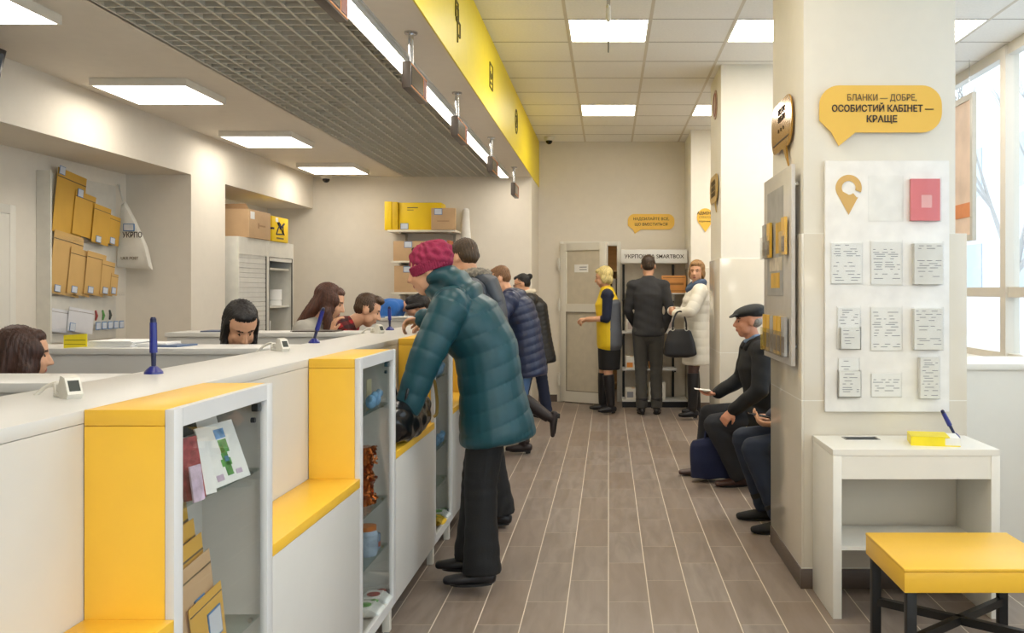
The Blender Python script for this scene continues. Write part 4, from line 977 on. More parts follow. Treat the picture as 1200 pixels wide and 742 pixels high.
def yz(pts, r=.006): return G().tube([L0+V((0, a*1.25, b)) for a, b in pts], r, 6)
g = yz([(-.09, -.06), (-.05, .0), (-.005, .05), (.06, -.05), (-.09, -.06)], .008); g2 = yz([(-.06, .06), (.01, .0), (.09, .06)], .010); g.v and None
o_ = len(g.v); g.add(g2.v, g2.f); g3 = yz([(-.03, .065), (.02, .02), (.06, .05), (.07, -.03), (.09, -.055)], .007); g.add(g3.v, g3.f)
obj('logo', g, nvy, c); obj('print', G().box(-3.384, -3.382, 9.40, 9.60, CZ+.03, CZ+.045), inkg, c); obj('tape', G().box(-3.71, -3.383, 9.279, 9.2795, CZ+.12, CZ+.14).box(-3.384, -3.382, 9.28, 9.33, CZ+.12, CZ+.14), nvy, c)
obj('price_label', G().box(-3.384, -3.381, 9.37, 9.44, CZ+.20, CZ+.245), paper, c)
# ================================================================ DISPLAY OF ENVELOPES on the niche wall
t_ = thing('envelope_board', 'pale wall board carrying the rows of envelopes at left', 'board', (-3.98, 6.95, 1.05))
obj('board', G().box(-3.998, -3.975, 6.46, 7.44, 1.05, 2.27, bev=.003), mat('board_pale', '#d9d5ca', rough=.5), t_)
obj('side_edge', G().box(-3.998, -3.90, 6.44, 6.458, 1.05, 2.27), mat('board_pale', '#d9d5ca'), t_)
for z in (1.80, 1.40, 1.135): obj('rail', G().box(-3.974, -3.935, 6.47, 7.5, z-.012, z).box(-3.937, -3.934, 6.47, 7.5, z-.012, z+.02), acr, t_)
def env(px0, px1, py0, py1, m, lab, x=-3.955, sticker=None, roll=7, group=None):
    y0, y1 = (-x)*1080/(713-px0), (-x)*1080/(713-px1); ym = (y0+y1)/2; k = ym/1080
    zt = 1.425+(341-py0)*k; zb_ = 1.425+(341-py1)*k
    mail('padded_envelope', lab, x, ym, zb_, (y1-y0)*.93, zt-zb_, m, lean=-1.5, roll=-roll, sticker=sticker, th=.014, group=group)
ktan = mat('kraft_tan', '#cfa867', rough=.7, var=.04, scale=8)
g1, g2, g3 = 'gold padded envelopes of the upper row', 'kraft envelopes of the middle row', 'white envelopes of the lower row'
env(58, 95, 201, 276, mailer, 'largest gold padded envelope, far left of the upper row', -3.96, (.02, .9, .07, .06), group=g1)
env(82, 108, 226, 277, mailer, 'gold padded envelope with a shiny crease, second in the upper row', -3.945, (.05, .86, .07, .06), group=g1)
env(105, 126, 241, 286, mailer, 'third gold padded envelope of the upper row, label at its bottom', -3.93, (.2, .02, .07, .05), group=g1)
env(124, 138, 253, 287, mailer, 'smallest gold padded envelope, right end of the upper row', -3.93, (.15, .02, .07, .05), group=g1)
env(54, 92, 273, 346, ktan, 'largest kraft envelope, left end of the middle row', -3.96, (.15, .03, .07, .05), group=g2)
env(76, 104, 292, 346, ktan, 'kraft envelope second from left in the middle row', -3.945, (.15, .03, .07, .05), group=g2)
env(96, 120, 296, 346, ktan, 'kraft envelope in the centre of the middle row', -3.93, (.15, .03, .07, .05), group=g2)
env(115, 131, 306, 346, ktan, 'kraft envelope second from right in the middle row', -3.92, (.15, .03, .07, .05), group=g2)
env(127, 136, 321, 346, ktan, 'smallest kraft envelope, right end of the middle row', -3.91, (.1, .06, .06, .05), group=g2)
wm = mat('envelope_white', '#d9d9dc', rough=.6, var=.03)
env(56, 84, 363, 390, wm, 'white envelope at the left end of the lower row', -3.955, group=g3)
env(76, 108, 362, 390, wm, 'wide white envelope in the lower row beside the price labels', -3.94, (.05, .02, .07, .06), group=g3)
for k in range(5):
    y = 7.10+k*.085
    c = thing('price_tag', 'blue-edged price tag on the lowest rail of the board, %s from the left' % ['first', 'second', 'third', 'fourth', 'fifth'][k], 'price tag', (-3.93, y, 1.13), 'blue-edged price tags on the lowest rail')
    obj('frame', G().box(-3.932, -3.929, y-.033, y+.033, 1.125, 1.185), blue_edge, c); obj('print', G().box(-3.929, -3.927, y-.027, y+.027, 1.131, 1.179), pale, c)
for k, (y, m_) in enumerate(((7.14, cr), (7.24, cg), (7.34, lcd))):
    c = thing('souvenir_magnet', ['small red souvenir magnet', 'small green souvenir magnet', 'small dark souvenir magnet'][k]+' above the price tags on the board', 'magnet', (-3.97, y, 1.20))
    obj('face', G().loft([(-3.972, y, 1.20), (-3.968, y+.008, 1.23), (-3.972, y, 1.27)], [(.008, .006), (.016, .007), (.010, .006)], (0, 1, 0), 12), m_, c)
# tote bag
c = thing('tote_bag', 'white cloth bag with black lettering hanging beside the envelope board', 'bag', (-3.84, 7.45, 1.60))
y = 7.46; k = y/1080
def fz(px, py): return ((px-713)*k, 1.425+(341-py)*k)
pts = [fz(137, 313), fz(178, 316), fz(172, 290), fz(158, 258), fz(146, 236), fz(142, 240), fz(138, 275)]
g = G(); n_ = len(pts); cx_ = sum(p[0] for p in pts)/n_; cz_ = sum(p[1] for p in pts)/n_
rings = [(1.0, 0), (.9, .018), (.6, .03), (.2, .034)]
vs = []; fs = []
for s_, o_ in rings: vs += [V((cx_+(p[0]-cx_)*s_, y-o_, cz_+(p[1]-cz_)*s_)) for p in pts]
for r in range(len(rings)-1):
    for i in range(n_): fs.append((r*n_+i, r*n_+(i+1) % n_, (r+1)*n_+(i+1) % n_, (r+1)*n_+i))
fs.append(tuple((len(rings)-1)*n_+i for i in range(n_))); b0 = len(vs); vs += [V((p[0], y+.02, p[1])) for p in pts]
fs += [tuple(b0+i for i in reversed(range(n_)))]+[(b0+i, b0+(i+1) % n_, (i+1) % n_, i) for i in range(n_)]
g.add(vs, fs); obj('cloth', g, mat('tote_cloth', '#dcd8cc', rough=.85, bump=.2, bscale=150), c)
tx, tz = fz(156, 276); text('УКРПО', .062, (tx+.012, y-.036, tz), 'S', ink, c, bold=.01, sx=.75)
tx, tz = fz(156, 303); text('UKR POST', .034, (tx-.01, y-.036, tz), 'S', inkg, c, sx=.9)
lx, lz = fz(154, 267); obj('price_label', G().box(lx-.045, lx+.045, y-.042, y-.036, lz-.03, lz+.03), blue_edge, c); obj('label_print', G().box(lx-.038, lx+.038, y-.044, y-.042, lz-.024, lz+.024), pale, c)
hx, hz = fz(144, 236); obj('strap', G().tube([(hx, y, hz), (hx-.03, y+.01, hz+.10), (hx-.06, y+.06, hz+.14), (-3.965, y-.02, hz+.13)], .006, 6, 4), mat('tote_cloth', '#dcd8cc'), c)
obj('zip_pull', G().ell(V(((141-713)*k, y-.02, 1.425+(341-274)*k)), (.012, .02, .028)), yel_sign, c)
# TV at the left edge
c = thing('television', 'dark flat television hanging tilted at the upper left edge', 'television', (-3.35, 4.9, 2.35))
R = RY(14)
obj('housing', G().box(-3.32, -3.28, 4.1, 5.03, 2.38, 2.74, bev=.006, R=R, c=(-3.30, 4.8, 2.74)), mat('tv_black', '#1c1e22', rough=.3), c)
obj('screen', G().box(-3.279, -3.276, 4.12, 5.005, 2.41, 2.715, R=R, c=(-3.30, 4.8, 2.74)), mat('tv_screen', '#39495c', rough=.15), c)
obj('wall_bracket', G().box(-3.46, -3.34, 4.5, 4.6, 2.58, 2.63), black_m, c)
# ================================================================ PEOPLE
def remesh(g, vox, it=4, fac=.5, disp=None):
    me = bpy.data.meshes.new('t'); me.from_pydata([tuple(p) for p in g.v], [], g.f)
    bm = bmesh.new(); bm.from_mesh(me)
    # make every shell outward
    bmesh.ops.recalc_face_normals(bm, faces=bm.faces[:]); bm.to_mesh(me); bm.free()
    o = bpy.data.objects.new('t', me); COL.objects.link(o)
    m = o.modifiers.new('r', 'REMESH'); m.mode = 'VOXEL'; m.voxel_size = vox; m.adaptivity = 0
    if it: s_ = o.modifiers.new('s', 'SMOOTH'); s_.factor = fac; s_.iterations = it
    dg = bpy.context.evaluated_depsgraph_get(); out = bpy.data.meshes.new_from_object(o.evaluated_get(dg))
    bpy.data.objects.remove(o); bpy.data.meshes.remove(me)
    if disp:
        n = len(out.vertices); co = np.empty(n*3); out.vertices.foreach_get('co', co); co = co.reshape(-1, 3)
        no = np.empty(n*3); out.vertices.foreach_get('normal', no); no = no.reshape(-1, 3)
        co = co+no*disp(co)[:, None]; out.vertices.foreach_set('co', co.ravel()); out.update()
    return out
def rem_obj(name, g, vox, m, root, it=4, fac=.5, disp=None, label=None, mi=None):
    me = remesh(g, vox, it, fac, disp); org = ORG[root.name]
    n = len(me.vertices); co = np.empty(n*3); me.vertices.foreach_get('co', co); co = co.reshape(-1, 3)
    if mi is not None:
        pn = len(me.polygons); c = np.empty(pn*3); me.polygons.foreach_get('center', c); idx = mi(c.reshape(-1, 3)); 
    me.materials.clear()
    for q in (m if isinstance(m, (list, tuple)) else [m]): me.materials.append(q)
    if mi is not None: me.polygons.foreach_set('material_index', idx.astype(int).tolist())
    me.vertices.foreach_set('co', (co-np.array(org)).ravel()); me.polygons.foreach_set('use_smooth', [True]*len(me.polygons)); me.update(); me.name = name
    return obj(name, me, m, root, smooth=False, label=label)
def ik(a, c, l1, l2, pole):
    d = c-a; L = d.length; L2 = min(L, (l1+l2)*.998)
    if L > L2: c = a+d*(L2/L); d = c-a; L = L2
    x = (l1*l1-l2*l2+L*L)/(2*L); h = math.sqrt(max(0, l1*l1-x*x)); u = d.normalized()
    p = pole-u*pole.dot(u); p = p.normalized() if p.length > 1e-5 else u.orthogonal().normalized()
    return a+u*x+p*h, c
def segdist(P, a, b):
    a, b = np.array(a), np.array(b); ab = b-a; t = np.clip(((P-a) @ ab)/(ab @ ab), 0, 1)
    return np.linalg.norm(P-(a+t[:, None]*ab), axis=1), t*np.linalg.norm(ab)
skin = mat('skin', '#d9a583', rough=.5, var=.04, scale=30); skin2 = mat('skin_ruddy', '#cf9070', rough=.5, var=.06, scale=30)
lipm = mat('lips', '#b0605a', rough=.4); browm = mat('brow', '#4a3428', rough=.8); eyem = mat('eye', '#2a211d', rough=.2)
def cloth(name, col, rough=.8, var=.06, bump=.25, bscale=160, scale=10, **k): return mat(name, col, rough=rough, var=var, bump=bump, bscale=bscale, scale=scale, **k)
def hairm(name, col): return mat(name, col, rough=.45, var=.45, scale=22, stretch=(6, 6, .6), bump=.5, bscale=60)
class P: pass
def person(label, base, heading, H=1.72, pelvis=(0, .92), lean=0, lean2=None, side=0, twist=0, neck=None, head=(0, 0), hl=None, hr=None, fl=None, fr=None,
           el=None, er=None, kl=None, kr=None, sh_w=.175, bulk=1.0, skin_m=None, toe=(None, None), hand_dir=(None, None), curl=(.5, .5), lift=(0, 0), palm=(None, None), vox=.0075, hips_w=.088, name='person', hroll=0):
    """builds the body; returns rig. Local frame: forward, left, up. Targets are WORLD points (hands: wrist, feet: ankle)"""
    s = H/1.72; r = P(); r.s = s; a = math.radians(heading)
    Fv = V((math.cos(a), math.sin(a), 0)); Lv = V((-math.sin(a), math.cos(a), 0)); U = V((0, 0, 1)); r.F, r.L, r.U = Fv, Lv, U
    B = V((base[0], base[1], 0)); r.B = B
    r.root = thing(name, label, 'person', B)
    Pv = B+Fv*pelvis[0]+U*pelvis[1]
    la = math.radians(lean); lb = math.radians(lean2 if lean2 is not None else lean); sd = math.radians(side)
    S1 = (U*math.cos(la)+Fv*math.sin(la)+Lv*math.sin(sd)).normalized(); S2 = (U*math.cos(lb)+Fv*math.sin(lb)+Lv*math.sin(sd)).normalized()
    W = Pv+S1*.20*s; C = W+S2*.17*s; N = C+S2*.155*s
    Lt = (Matrix.Rotation(math.radians(twist), 3, S2) @ Lv); Lt = (Lt-S2*Lt.dot(S2)).normalized()
    r.P_, r.W, r.C, r.N, r.S1, r.S2, r.Lt = Pv, W, C, N, S1, S2, Lt
    nk = math.radians(neck if neck is not None else (lean2 if lean2 is not None else lean)*.7)
    hy, hp = math.radians(head[0]), math.radians(head[1])
    nd = (U*math.cos(nk)+Fv*math.sin(nk)).normalized()
    Hf = (Matrix.Rotation(hy, 3, 'Z') @ Fv); Hs = V((-Hf.y, Hf.x, 0)); Hf2 = (Hf*math.cos(hp)-U*math.sin(hp)).normalized(); Hu = Hf2.cross(Hs).normalized()
    if hroll: 
        M = Matrix.Rotation(math.radians(hroll), 3, Hf2); Hs = M @ Hs; Hu = M @ Hu
    hc = N+nd*.085*s+Hu*.085*s+Hf2*.018*s
    r.hc, r.Hf, r.Hu, r.Hs = hc, Hf2, Hu, Hs
    SL = N-S2*.055*s+Lt*sh_w*s; SR = N-S2*.055*s-Lt*sh_w*s
    HL = Pv+Lv*hips_w*s-S1*.03*s; HR = Pv-Lv*hips_w*s-S1*.03*s
    ua, fa, th, sn = .285*s, .25*s, .43*s, .425*s
    dn = -U
    hl = V(hl) if hl is not None else SL-U*.50*s+Fv*.06+Lt*.05; hr = V(hr) if hr is not None else SR-U*.50*s+Fv*.06-Lt*.05
    el = V(el) if el is not None else -Fv+Lt*.3-U*.5; er = V(er) if er is not None else -Fv-Lt*.3-U*.5
    EL, WL = ik(SL, hl, ua, fa, el); ER, WR = ik(SR, hr, ua, fa, er)
    fl = V(fl) if fl is not None else B+Lv*.10+U*.085; fr = V(fr) if fr is not None else B-Lv*.10+U*.085
    KL, AL = ik(HL, fl, th, sn, V(kl) if kl is not None else Fv); KR, AR = ik(HR, fr, th, sn, V(kr) if kr is not None else Fv)
    r.SL, r.SR, r.EL, r.ER, r.WL, r.WR, r.HL, r.HR, r.KL, r.KR, r.AL, r.AR = SL, SR, EL, ER, WL, WR, HL, HR, KL, KR, AL, AR
    r.toe = [V(t) if t is not None else Fv for t in toe]
    g = G(); b = bulk
    # torso
    g.loft([Pv-S1*.07*s, Pv, W, C, N-S2*.06*s, N-S2*.01*s], [(.125*s*b, .09*s*b), (.160*s*b, .105*s*b), (.135*s*b, .095*s*b), (.155*s*b, .11*s*b), (.14*s, .085*s), (.07*s, .06*s)], Lv, 20)
    g.cap(SL, SR, .055*s, .055*s); g.cap(N-S2*.03*s, hc-Hu*.06*s-Hf2*.015*s, .056*s, .052*s)
    for S_, E_, W_ in ((SL, EL, WL), (SR, ER, WR)): g.cap(S_, E_, .052*s*b, .041*s*b); g.cap(E_, W_, .040*s*b, .027*s)
    for H_, K_, A_ in ((HL, KL, AL), (HR, KR, AR)): g.cap(H_, K_, .083*s*b, .056*s*b); g.cap(K_, K_.lerp(A_, .35), .055*s, .054*s); g.cap(K_.lerp(A_, .35), A_, .054*s, .036*s)
    for A_, K_, t in ((AL, KL, r.toe[0]), (AR, KR, r.toe[1])):
        t = t.normalized(); up_ = (K_-A_).normalized(); dn_ = V((0, 0, -1)) if abs(t.z) < .3 else (-up_+t*up_.dot(t)).normalized()
        g.cap(A_+dn_*.035*s, A_+t*.12*s+dn_*.055*s, .022*s, .016*s)
    # head
    h = lambda f, l, u: hc+Hf2*f*s+Hs*l*s+Hu*u*s
    r.h = h
    e = lambda f, l, u, rf, rl, ru: g.ell(h(f, l, u), (rf*s, rl*s, ru*s), Hf2, Hu, 18, 12)
    e(-.012, 0, .032, .097, .076, .086); e(.022, 0, -.03, .070, .060, .082); e(.040, 0, -.088, .036, .034, .028); e(.058, 0, .028, .030, .052, .022)
    g.cap(h(.086, 0, .012), h(.106, 0, -.026), .0075*s, .0115*s); e(.100, .010, -.030, .010, .008, .008); e(.100, -.010, -.030, .010, .008, .008)
    e(.082, 0, -.056, .013, .022, .006); e(.081, 0, -.066, .013, .019, .007); e(.052, .034, -.028, .028, .022, .026); e(.052, -.034, -.028, .028, .022, .026)
    for sg in (1, -1): e(-.008, sg*.077, -.008, .020, .008, .030); e(.030, sg*.050, -.055, .03, .014, .035)
    # hands
    r.hands = []
    for i, (W_, E_) in enumerate(((WL, EL), (WR, ER))):
        fd = (W_-E_).normalized(); hd = V(hand_dir[i]).normalized() if hand_dir[i] is not None else fd
        sg = 1 if i == 0 else -1
        pn = V(palm[i]) if palm[i] is not None else (-Lt*sg)   # palm normal direction (inward)
        pn = (pn-hd*pn.dot(hd)); pn = pn.normalized() if pn.length > .05 else hd.orthogonal().normalized()
        ac = hd.cross(pn)*sg      # towards the thumb side
        g.loft([W_, W_+hd*.04*s, W_+hd*.085*s], [(.024*s, .016*s), (.036*s, .0145*s), (.040*s, .012*s)], ac, 14)
        cu = curl[i]
        for k, (off, ln) in enumerate(((.030, .070), (.010, .080), (-.010, .074), (-.029, .058))):
            p = W_+hd*.088*s+ac*off*s; a1 = cu*1.0; d1 = hd*math.cos(a1)+pn*math.sin(a1); q = p+d1*ln*.45*s
            a2 = cu*2.1; d2 = hd*math.cos(a2)+pn*math.sin(a2); q2 = q+d2*ln*.32*s; a3 = cu*3.0; d3 = hd*math.cos(a3)+pn*math.sin(a3); q3 = q2+d3*ln*.25*s
            g.cap(p, q, .0092*s, .0086*s, 8); g.cap(q, q2, .0086*s, .008*s, 8); g.cap(q2, q3, .008*s, .007*s, 8)
        p = W_+hd*.028*s+ac*.024*s; q = p+(ac*.75+hd*.75+pn*.25).normalized()*.038*s; q2 = q+(hd*.9+ac*.15+pn*(.3+cu*.4)).normalized()*.032*s
        g.cap(p, q, .0125*s, .0105*s, 8); g.cap(q, q2, .010*s, .0085*s, 8)
        r.hands.append(W_+hd*.09*s+pn*.03*s)
    ey = [np.array(h(.082, .031, .006)), np.array(h(.082, -.031, .006))]; br = [(np.array(h(.088, .016, .028)), np.array(h(.072, .050, .028))), (np.array(h(.088, -.016, .028)), np.array(h(.072, -.050, .028)))]
    lp = (np.array(h(.093, .016, -.061)), np.array(h(.093, -.016, -.061)))
    def mi(c):
        o = np.zeros(len(c))
        o[segdist(c, *lp)[0] < .0085*s] = 1
        for b_ in br: o[segdist(c, *b_)[0] < .0052*s] = 2
        for e_ in ey: o[np.linalg.norm(c-e_, axis=1) < .0095*s] = 3
        return o
    r.body = rem_obj('body', g, vox, [skin_m or skin, lipm, browm, eyem], r.root, 3, .4, mi=mi)
    return r
def sleeve(g, r, i, e0=.022, e1=.018, to=1.0):
    S_, E_, W_ = ((r.SL, r.EL, r.WL), (r.SR, r.ER, r.WR))[i]; s = r.s
    g.cap(S_, E_, (.052+e0)*s, (.043+e1)*s, 18); g.cap(E_, E_.lerp(W_, to), (.042+e1)*s, (.029+e1*.9)*s, 18)
def torso(g, r, e=.02, hem=.1, flare=0, hemdir=None, up=0.0, chest=0, belly=0):
    """jacket body"""
    s = r.s; hd = V(hemdir).normalized() if hemdir is not None else -r.S1
    pts = []; rad = []
    n = max(1, int(hem/.12))
    for k in range(n, 0, -1): q = k/n; pts.append(r.P_+hd*hem*q); rad.append(((.165+flare*q)*s+e, (.115+flare*q)*s+e))
    pts += [r.P_, r.W, r.C, r.N-r.S2*.065*s, r.N-r.S2*.005*s+r.S2*up]
    rad += [(.162*s+e, (.110+belly*.5)*s+e), (.142*s+e, (.102+belly)*s+e), (.162*s+e, (.115+chest)*s+e), (.15*s+e, .09*s+e), (.068*s+e*.6, .064*s+e*.6)]
    q0 = (pts[0]-pts[1]).normalized(); pts = [pts[0]+q0*.05, pts[0]+q0*.035]+pts; rad = [(rad[0][0]*.93, rad[0][1]*.92), rad[0]]+rad
    pts.append(pts[-1]+r.S2*.02); rad.append((rad[-1][0]*.8, rad[-1][1]*.8)); g.loft(pts, rad, r.L, 24, dome=False)
    g.cap(r.SL, r.SR, .058*s+e*.9, .058*s+e*.9, 18)
    # shoulder slope
    g.cap(r.SL, r.N-r.S2*.01*s, .05*s+e*.7, .055*s+e*.5, 16); g.cap(r.SR, r.N-r.S2*.01*s, .05*s+e*.7, .055*s+e*.5, 16)
def quilt(r, bands, amp=.010, sleeves=True, torso_dir=None, sharp=.35):
    """puffed bands with stitched grooves: along the spine and along the sleeves"""
    s = r.s; segs = [(r.P_-r.S1*.4, r.N+r.S2*.1, .15), (r.SL, r.EL, .07), (r.EL, r.WL, .055), (r.SR, r.ER, .07), (r.ER, r.WR, .055)]
    def f(c):
        D = []; T = []
        for i, (a, b, rad) in enumerate(segs):
            d, t = segdist(c, a, b)
            if i == 0:
                # slight chevron
                lat = np.abs((c-np.array(r.W)) @ np.array(r.Lt)); t = t+lat*.12
            D.append(d/rad); T.append(t)
        D = np.array(D); T = np.array(T); k = np.argmin(D, axis=0)
        t = T[k, np.arange(len(c))]; ph = t/bands; fr = np.abs(ph-np.round(ph))*2  # 0 at seam
        return amp*(np.power(fr, sharp)-.55)
    return f
def trousers(r, m, e=.016, cuff=.03, name='trousers', vox=.009, crease=0, to=1.04, label=None, top=.06):
    g = G(); s = r.s
    g.loft([r.P_-r.S1*.09*s, r.P_-r.S1*.02*s, r.P_+r.S1*top*s], [(.135*s+e, .095*s+e), (.160*s+e, .112*s+e), (.145*s+e, .10*s+e)], r.L, 20)
    for H_, K_, A_ in ((r.HL, r.KL, r.AL), (r.HR, r.KR, r.AR)):
        A2 = K_.lerp(A_, to); g.cap(H_, K_, .086*s+e, .060*s+e, 18); g.cap(K_, K_.lerp(A_, min(.4, to)), .060*s+e, .056*s+e*1.05, 18)
        c0 = K_.lerp(A_, .4)
        if to > .45: g.loft([c0, A2], [.056*s+e, .042*s+cuff], (A2-c0).orthogonal(), 18, dome=False)
    def dsp(c):
        o = np.zeros(len(c))
        for K_, A_ in ((r.KL, r.AL), (r.KR, r.AR)):
            d, t = segdist(c, K_, A_); z = t/(K_-A_).length; w = (d < .12)
            o += w*.0025*np.sin(t*70+np.sin(c[:, 0]*40)*1.5)*np.clip(z*1.2-.2, 0, 1)
            d, t = segdist(c, K_, K_+(A_-K_)*.01); o += np.exp(-(d/.09)**2)*.003*np.sin(c[:, 2]*110)
        return o
    return rem_obj(name, g, vox, m, r.root, 3, .5, disp=dsp, label=label)
def shoe(r, i, m, sole=None, L=.19, heel=.0, w=.042, boot=0, bm=None, name=None, e=.012):
    s = r.s; A_ = (r.AL, r.AR)[i]; K_ = (r.KL, r.KR)[i]; t = r.toe[i].normalized(); up = (K_-A_).normalized()
    if abs(t.z) < .3: dn = V((0, 0, -1))
    else: dn = -((V((0, 0, 1))-t*t.z).normalized())
    if abs(t.z) >= .3:
        dn = (-up-t*(-up).dot(t)).normalized()
    lat = t.cross(dn).normalized(); g = G()
    g.loft([A_-t*.045*s+dn*.045*s, A_-t*.02*s+dn*.042*s, A_+t*.05*s+dn*.048*s, A_+t*.11*s+dn*.054*s, A_+t*(L-.04)*s+dn*.058*s], [(w*.75, .034), (w*.85, .040), (w, .034), (w*1.08, .027), (w*.8, .020)], lat, 16)
    g.cap(A_+dn*.02*s, A_+up*.03*s, .043*s, .044*s)
    if boot:
        top = A_+up*boot; g.loft([A_, A_+up*boot*.35, A_+up*boot*.75, top], [.044*s+e*.5, .046*s+e, .056*s+e, .057*s+e], lat, 18, dome=False)
    nm = name or ('boot' if boot else 'shoe')
    o = rem_obj(nm, g, .006, m, r.root, 3, .5)
    sg = G(); z = .080*s
    prof = []
    for q in range(20):
        th = 2*PI*q/20; cx = math.cos(th); fx = .5*(L-.005)*cx+(.5*L-.055); wy = (w*1.05)*math.sin(th)*(1 if cx > 0 else .85)
        prof.append((fx*s, wy))
    sg.prism(prof, A_+dn*(z-.010*s), t, lat, dn*.012*s)
    if heel: sg.loft([A_-t*.03*s+dn*(z-.012), A_-t*.032*s+dn*(z+heel-.0)], [.026, .021], lat, 12, dome=False)
    obj('sole', sg, sole or m, o)
    return o
def hair(r, kind, m, vox=.007, **k):
    s = r.s; g = G(); h = r.h; E = lambda f, l, u, rf, rl, ru: g.ell(h(f, l, u), (rf*s, rl*s, ru*s), r.Hf, r.Hu, 18, 12)
    if kind == 'short':
        E(-.021, 0, .042, .092, .0785, .083); E(-.050, 0, .004, .058, .069, .064); E(.024, 0, .084, .046, .058, .032)
        for sg in (1, -1): E(.012, sg*.066, .028, .026, .014, .034)
    elif kind == 'quiff':
        E(-.022, 0, .046, .092, .078, .083); E(-.050, 0, .006, .057, .069, .062); E(.038, .0, .100, .052, .060, .032)
        for sg in (1, -1): E(.010, sg*.066, .024, .026, .014, .036)
    elif kind == 'bob':
        E(-.034, 0, .042, .097, .085, .090); E(-.055, 0, -.03, .062, .080, .082)
        for sg in (1, -1): g.cap(h(-.012, sg*.072, .03), h(-.010, sg*.072, -.085), .028*s, .023*s)
        E(.026, .012, .086, .048, .060, .034)
    elif kind == 'long':
        L = k.get('len', .3); E(-.034, 0, .042, .097, .084, .090)
        dr = V(k['dir']).normalized() if 'dir' in k else (-r.Hu*.3-r.U*.8-r.Hf*.25).normalized()
        a = h(-.055, 0, .02); g.loft([a, a+dr*L*.4, a+dr*L*.75, a+dr*L], [(.085*s, .06*s), (.085*s, .05*s), (.075*s, .035*s), (.04*s, .02*s)], r.Hs, 18)
        for sg in (1, -1):
            p = h(k.get('fwd', -.004), sg*.068, .03); q = p-r.Hu*.08*s+r.Hs*sg*.004; fall = V(k['fall']).normalized() if 'fall' in k else -r.U
            g.loft([p, q, q+fall*L*k.get('side', .6)], [(.030*s, .022*s), (.032*s, .022*s), (.018*s, .014*s)], r.Hf, 14)
        E(.024, 0, .086, .048, .060, .034)
        if k.get('cover'):
            for sg in (1, -1): E(.012, sg*.062, .020, .060, .028, .060); E(.016, sg*.066, -.045, .050, .024, .070); g.cap(h(.012, sg*.066, -.06), h(.012, sg*.066, -.06)+(V(k['fall']) if 'fall' in k else -r.U).normalized()*L*.7*s, .040*s, .022*s)
    elif kind == 'bun':
        E(-.024, 0, .042, .092, .079, .084); E(-.05, 0, .0, .055, .070, .06); E(-.118, 0, .060, .034, .034, .034); E(.036, 0, .090, .040, .050, .024)
    elif kind == 'puffy':
        E(-.034, 0, .048, .102, .093, .098); E(-.062, 0, -.02, .058, .086, .08); E(.028, .0, .090, .052, .066, .038)
        for sg in (1, -1): E(-.020, sg*.075, -.02, .040, .024, .06)
    # keep the face free: cut by moving vertices is avoided, ellipsoids already sit back
    def d(c):
        p = c-np.array(r.hc); th = np.arctan2(p @ np.array(r.Hs), p @ np.array(r.Hf)); u = p @ np.array(r.Hu)
        return .0022*np.sin(th*34+np.sin(u*30)*1.2)+.0015*np.sin(th*71+u*25)
    return rem_obj('hair', g, vox, m, r.root, 3, .5, disp=d, label=k.get('label'))
black_leather = mat('black_leather', '#17161a', rough=.38, var=.1, bump=.15, bscale=120)
rubber = mat('shoe_sole', '#1b1a1a', rough=.7)
# ---------------------------------------------------------------- customer in teal quilted jacket
XC = -.62
r = person('person in a teal quilted jacket and raspberry knitted hat leaning over the counter', (-.605, 4.42), 180, H=1.64, pelvis=(-.045, .955), lean=8, lean2=33, neck=60, head=(6, 14),
           hl=(-.90, 4.13, .90), hr=(-.93, 4.66, 1.285), el=(-.3, -.6, -.4), er=(-.2, .9, -.9), fl=(-.60, 4.36, .083), fr=(-.68, 4.56, .083), toe=((-1, -.06, 0), (-1, .05, 0)),
           hand_dir=((-.1, .1, -1), (-1, -.1, -.15)), curl=(.7, .7), palm=((-.3, 1, 0), (0, -.3, -1)), bulk=1.08)
teal = mat('teal_nylon', '#174650', rough=.4, var=.12, scale=5, spec=.4)
g = G(); torso(g, r, e=.038, hem=.20, flare=.035, hemdir=(.14, 0, -1), chest=.02, belly=.02); sleeve(g, r, 0, .042, .036); sleeve(g, r, 1, .036, .028)
rem_obj('quilted_jacket', g, .008, teal, r.root, 6, .5, disp=quilt(r, .085, .0085, sharp=.2))
g = G(); Nk = r.N; hb = r.S2
g.loft([Nk-hb*.12-r.F*.10, Nk-hb*.02-r.F*.075+r.U*.03, Nk+hb*.05-r.F*.02+r.U*.045, Nk+hb*.09+r.F*.03+r.U*.01], [(.12, .04), (.145, .066), (.130, .066), (.095, .04)], r.L, 24)
g.ell(Nk+hb*.02-r.F*.01, (.125, .12, .065), r.F, hb)
def hd_(c): p = (c-np.array(Nk)) @ np.array(r.S2); q = (c-np.array(Nk)) @ np.array(r.F); return .006*np.sin(p*55+q*20)
rem_obj('hood', g, .008, teal, r.root, 5, .5, disp=hd_)
obj('hood_zip', G().tube([Nk-r.F*.075+hb*.062-r.L*.10, Nk-r.F*.10+hb*.035-r.L*.03, Nk-r.F*.11+hb*.03+r.L*.06], .004, 6, 5), mat('zip_grey', '#8a9294', rough=.3, metal=.6), r.root)
raspm = mat('raspberry_wool', '#962a4c', rough=.9, var=.2, scale=60, bump=.6, bscale=120)
g = G(); h = r.h
g.ell(h(-.03, 0, .056), (.106, .088, .086), r.Hf, r.Hu, 22, 14); g.ell(h(-.070, 0, .078), (.068, .07, .062), r.Hf, r.Hu)
def knit(c):
    p = c-np.array(r.hc); th = np.arctan2(p @ np.array(r.Hs), p @ np.array(r.Hf)); u = p @ np.array(r.Hu)
    return .0045*np.sin(th*14+.7*np.sin(u*90))*np.clip((u-.02)*20, 0, 1)+.003*np.sin(u*150+th*6)
hat = rem_obj('knitted_hat', g, .005, raspm, r.root, 2, .5, disp=knit)
g = G(); cuf = []
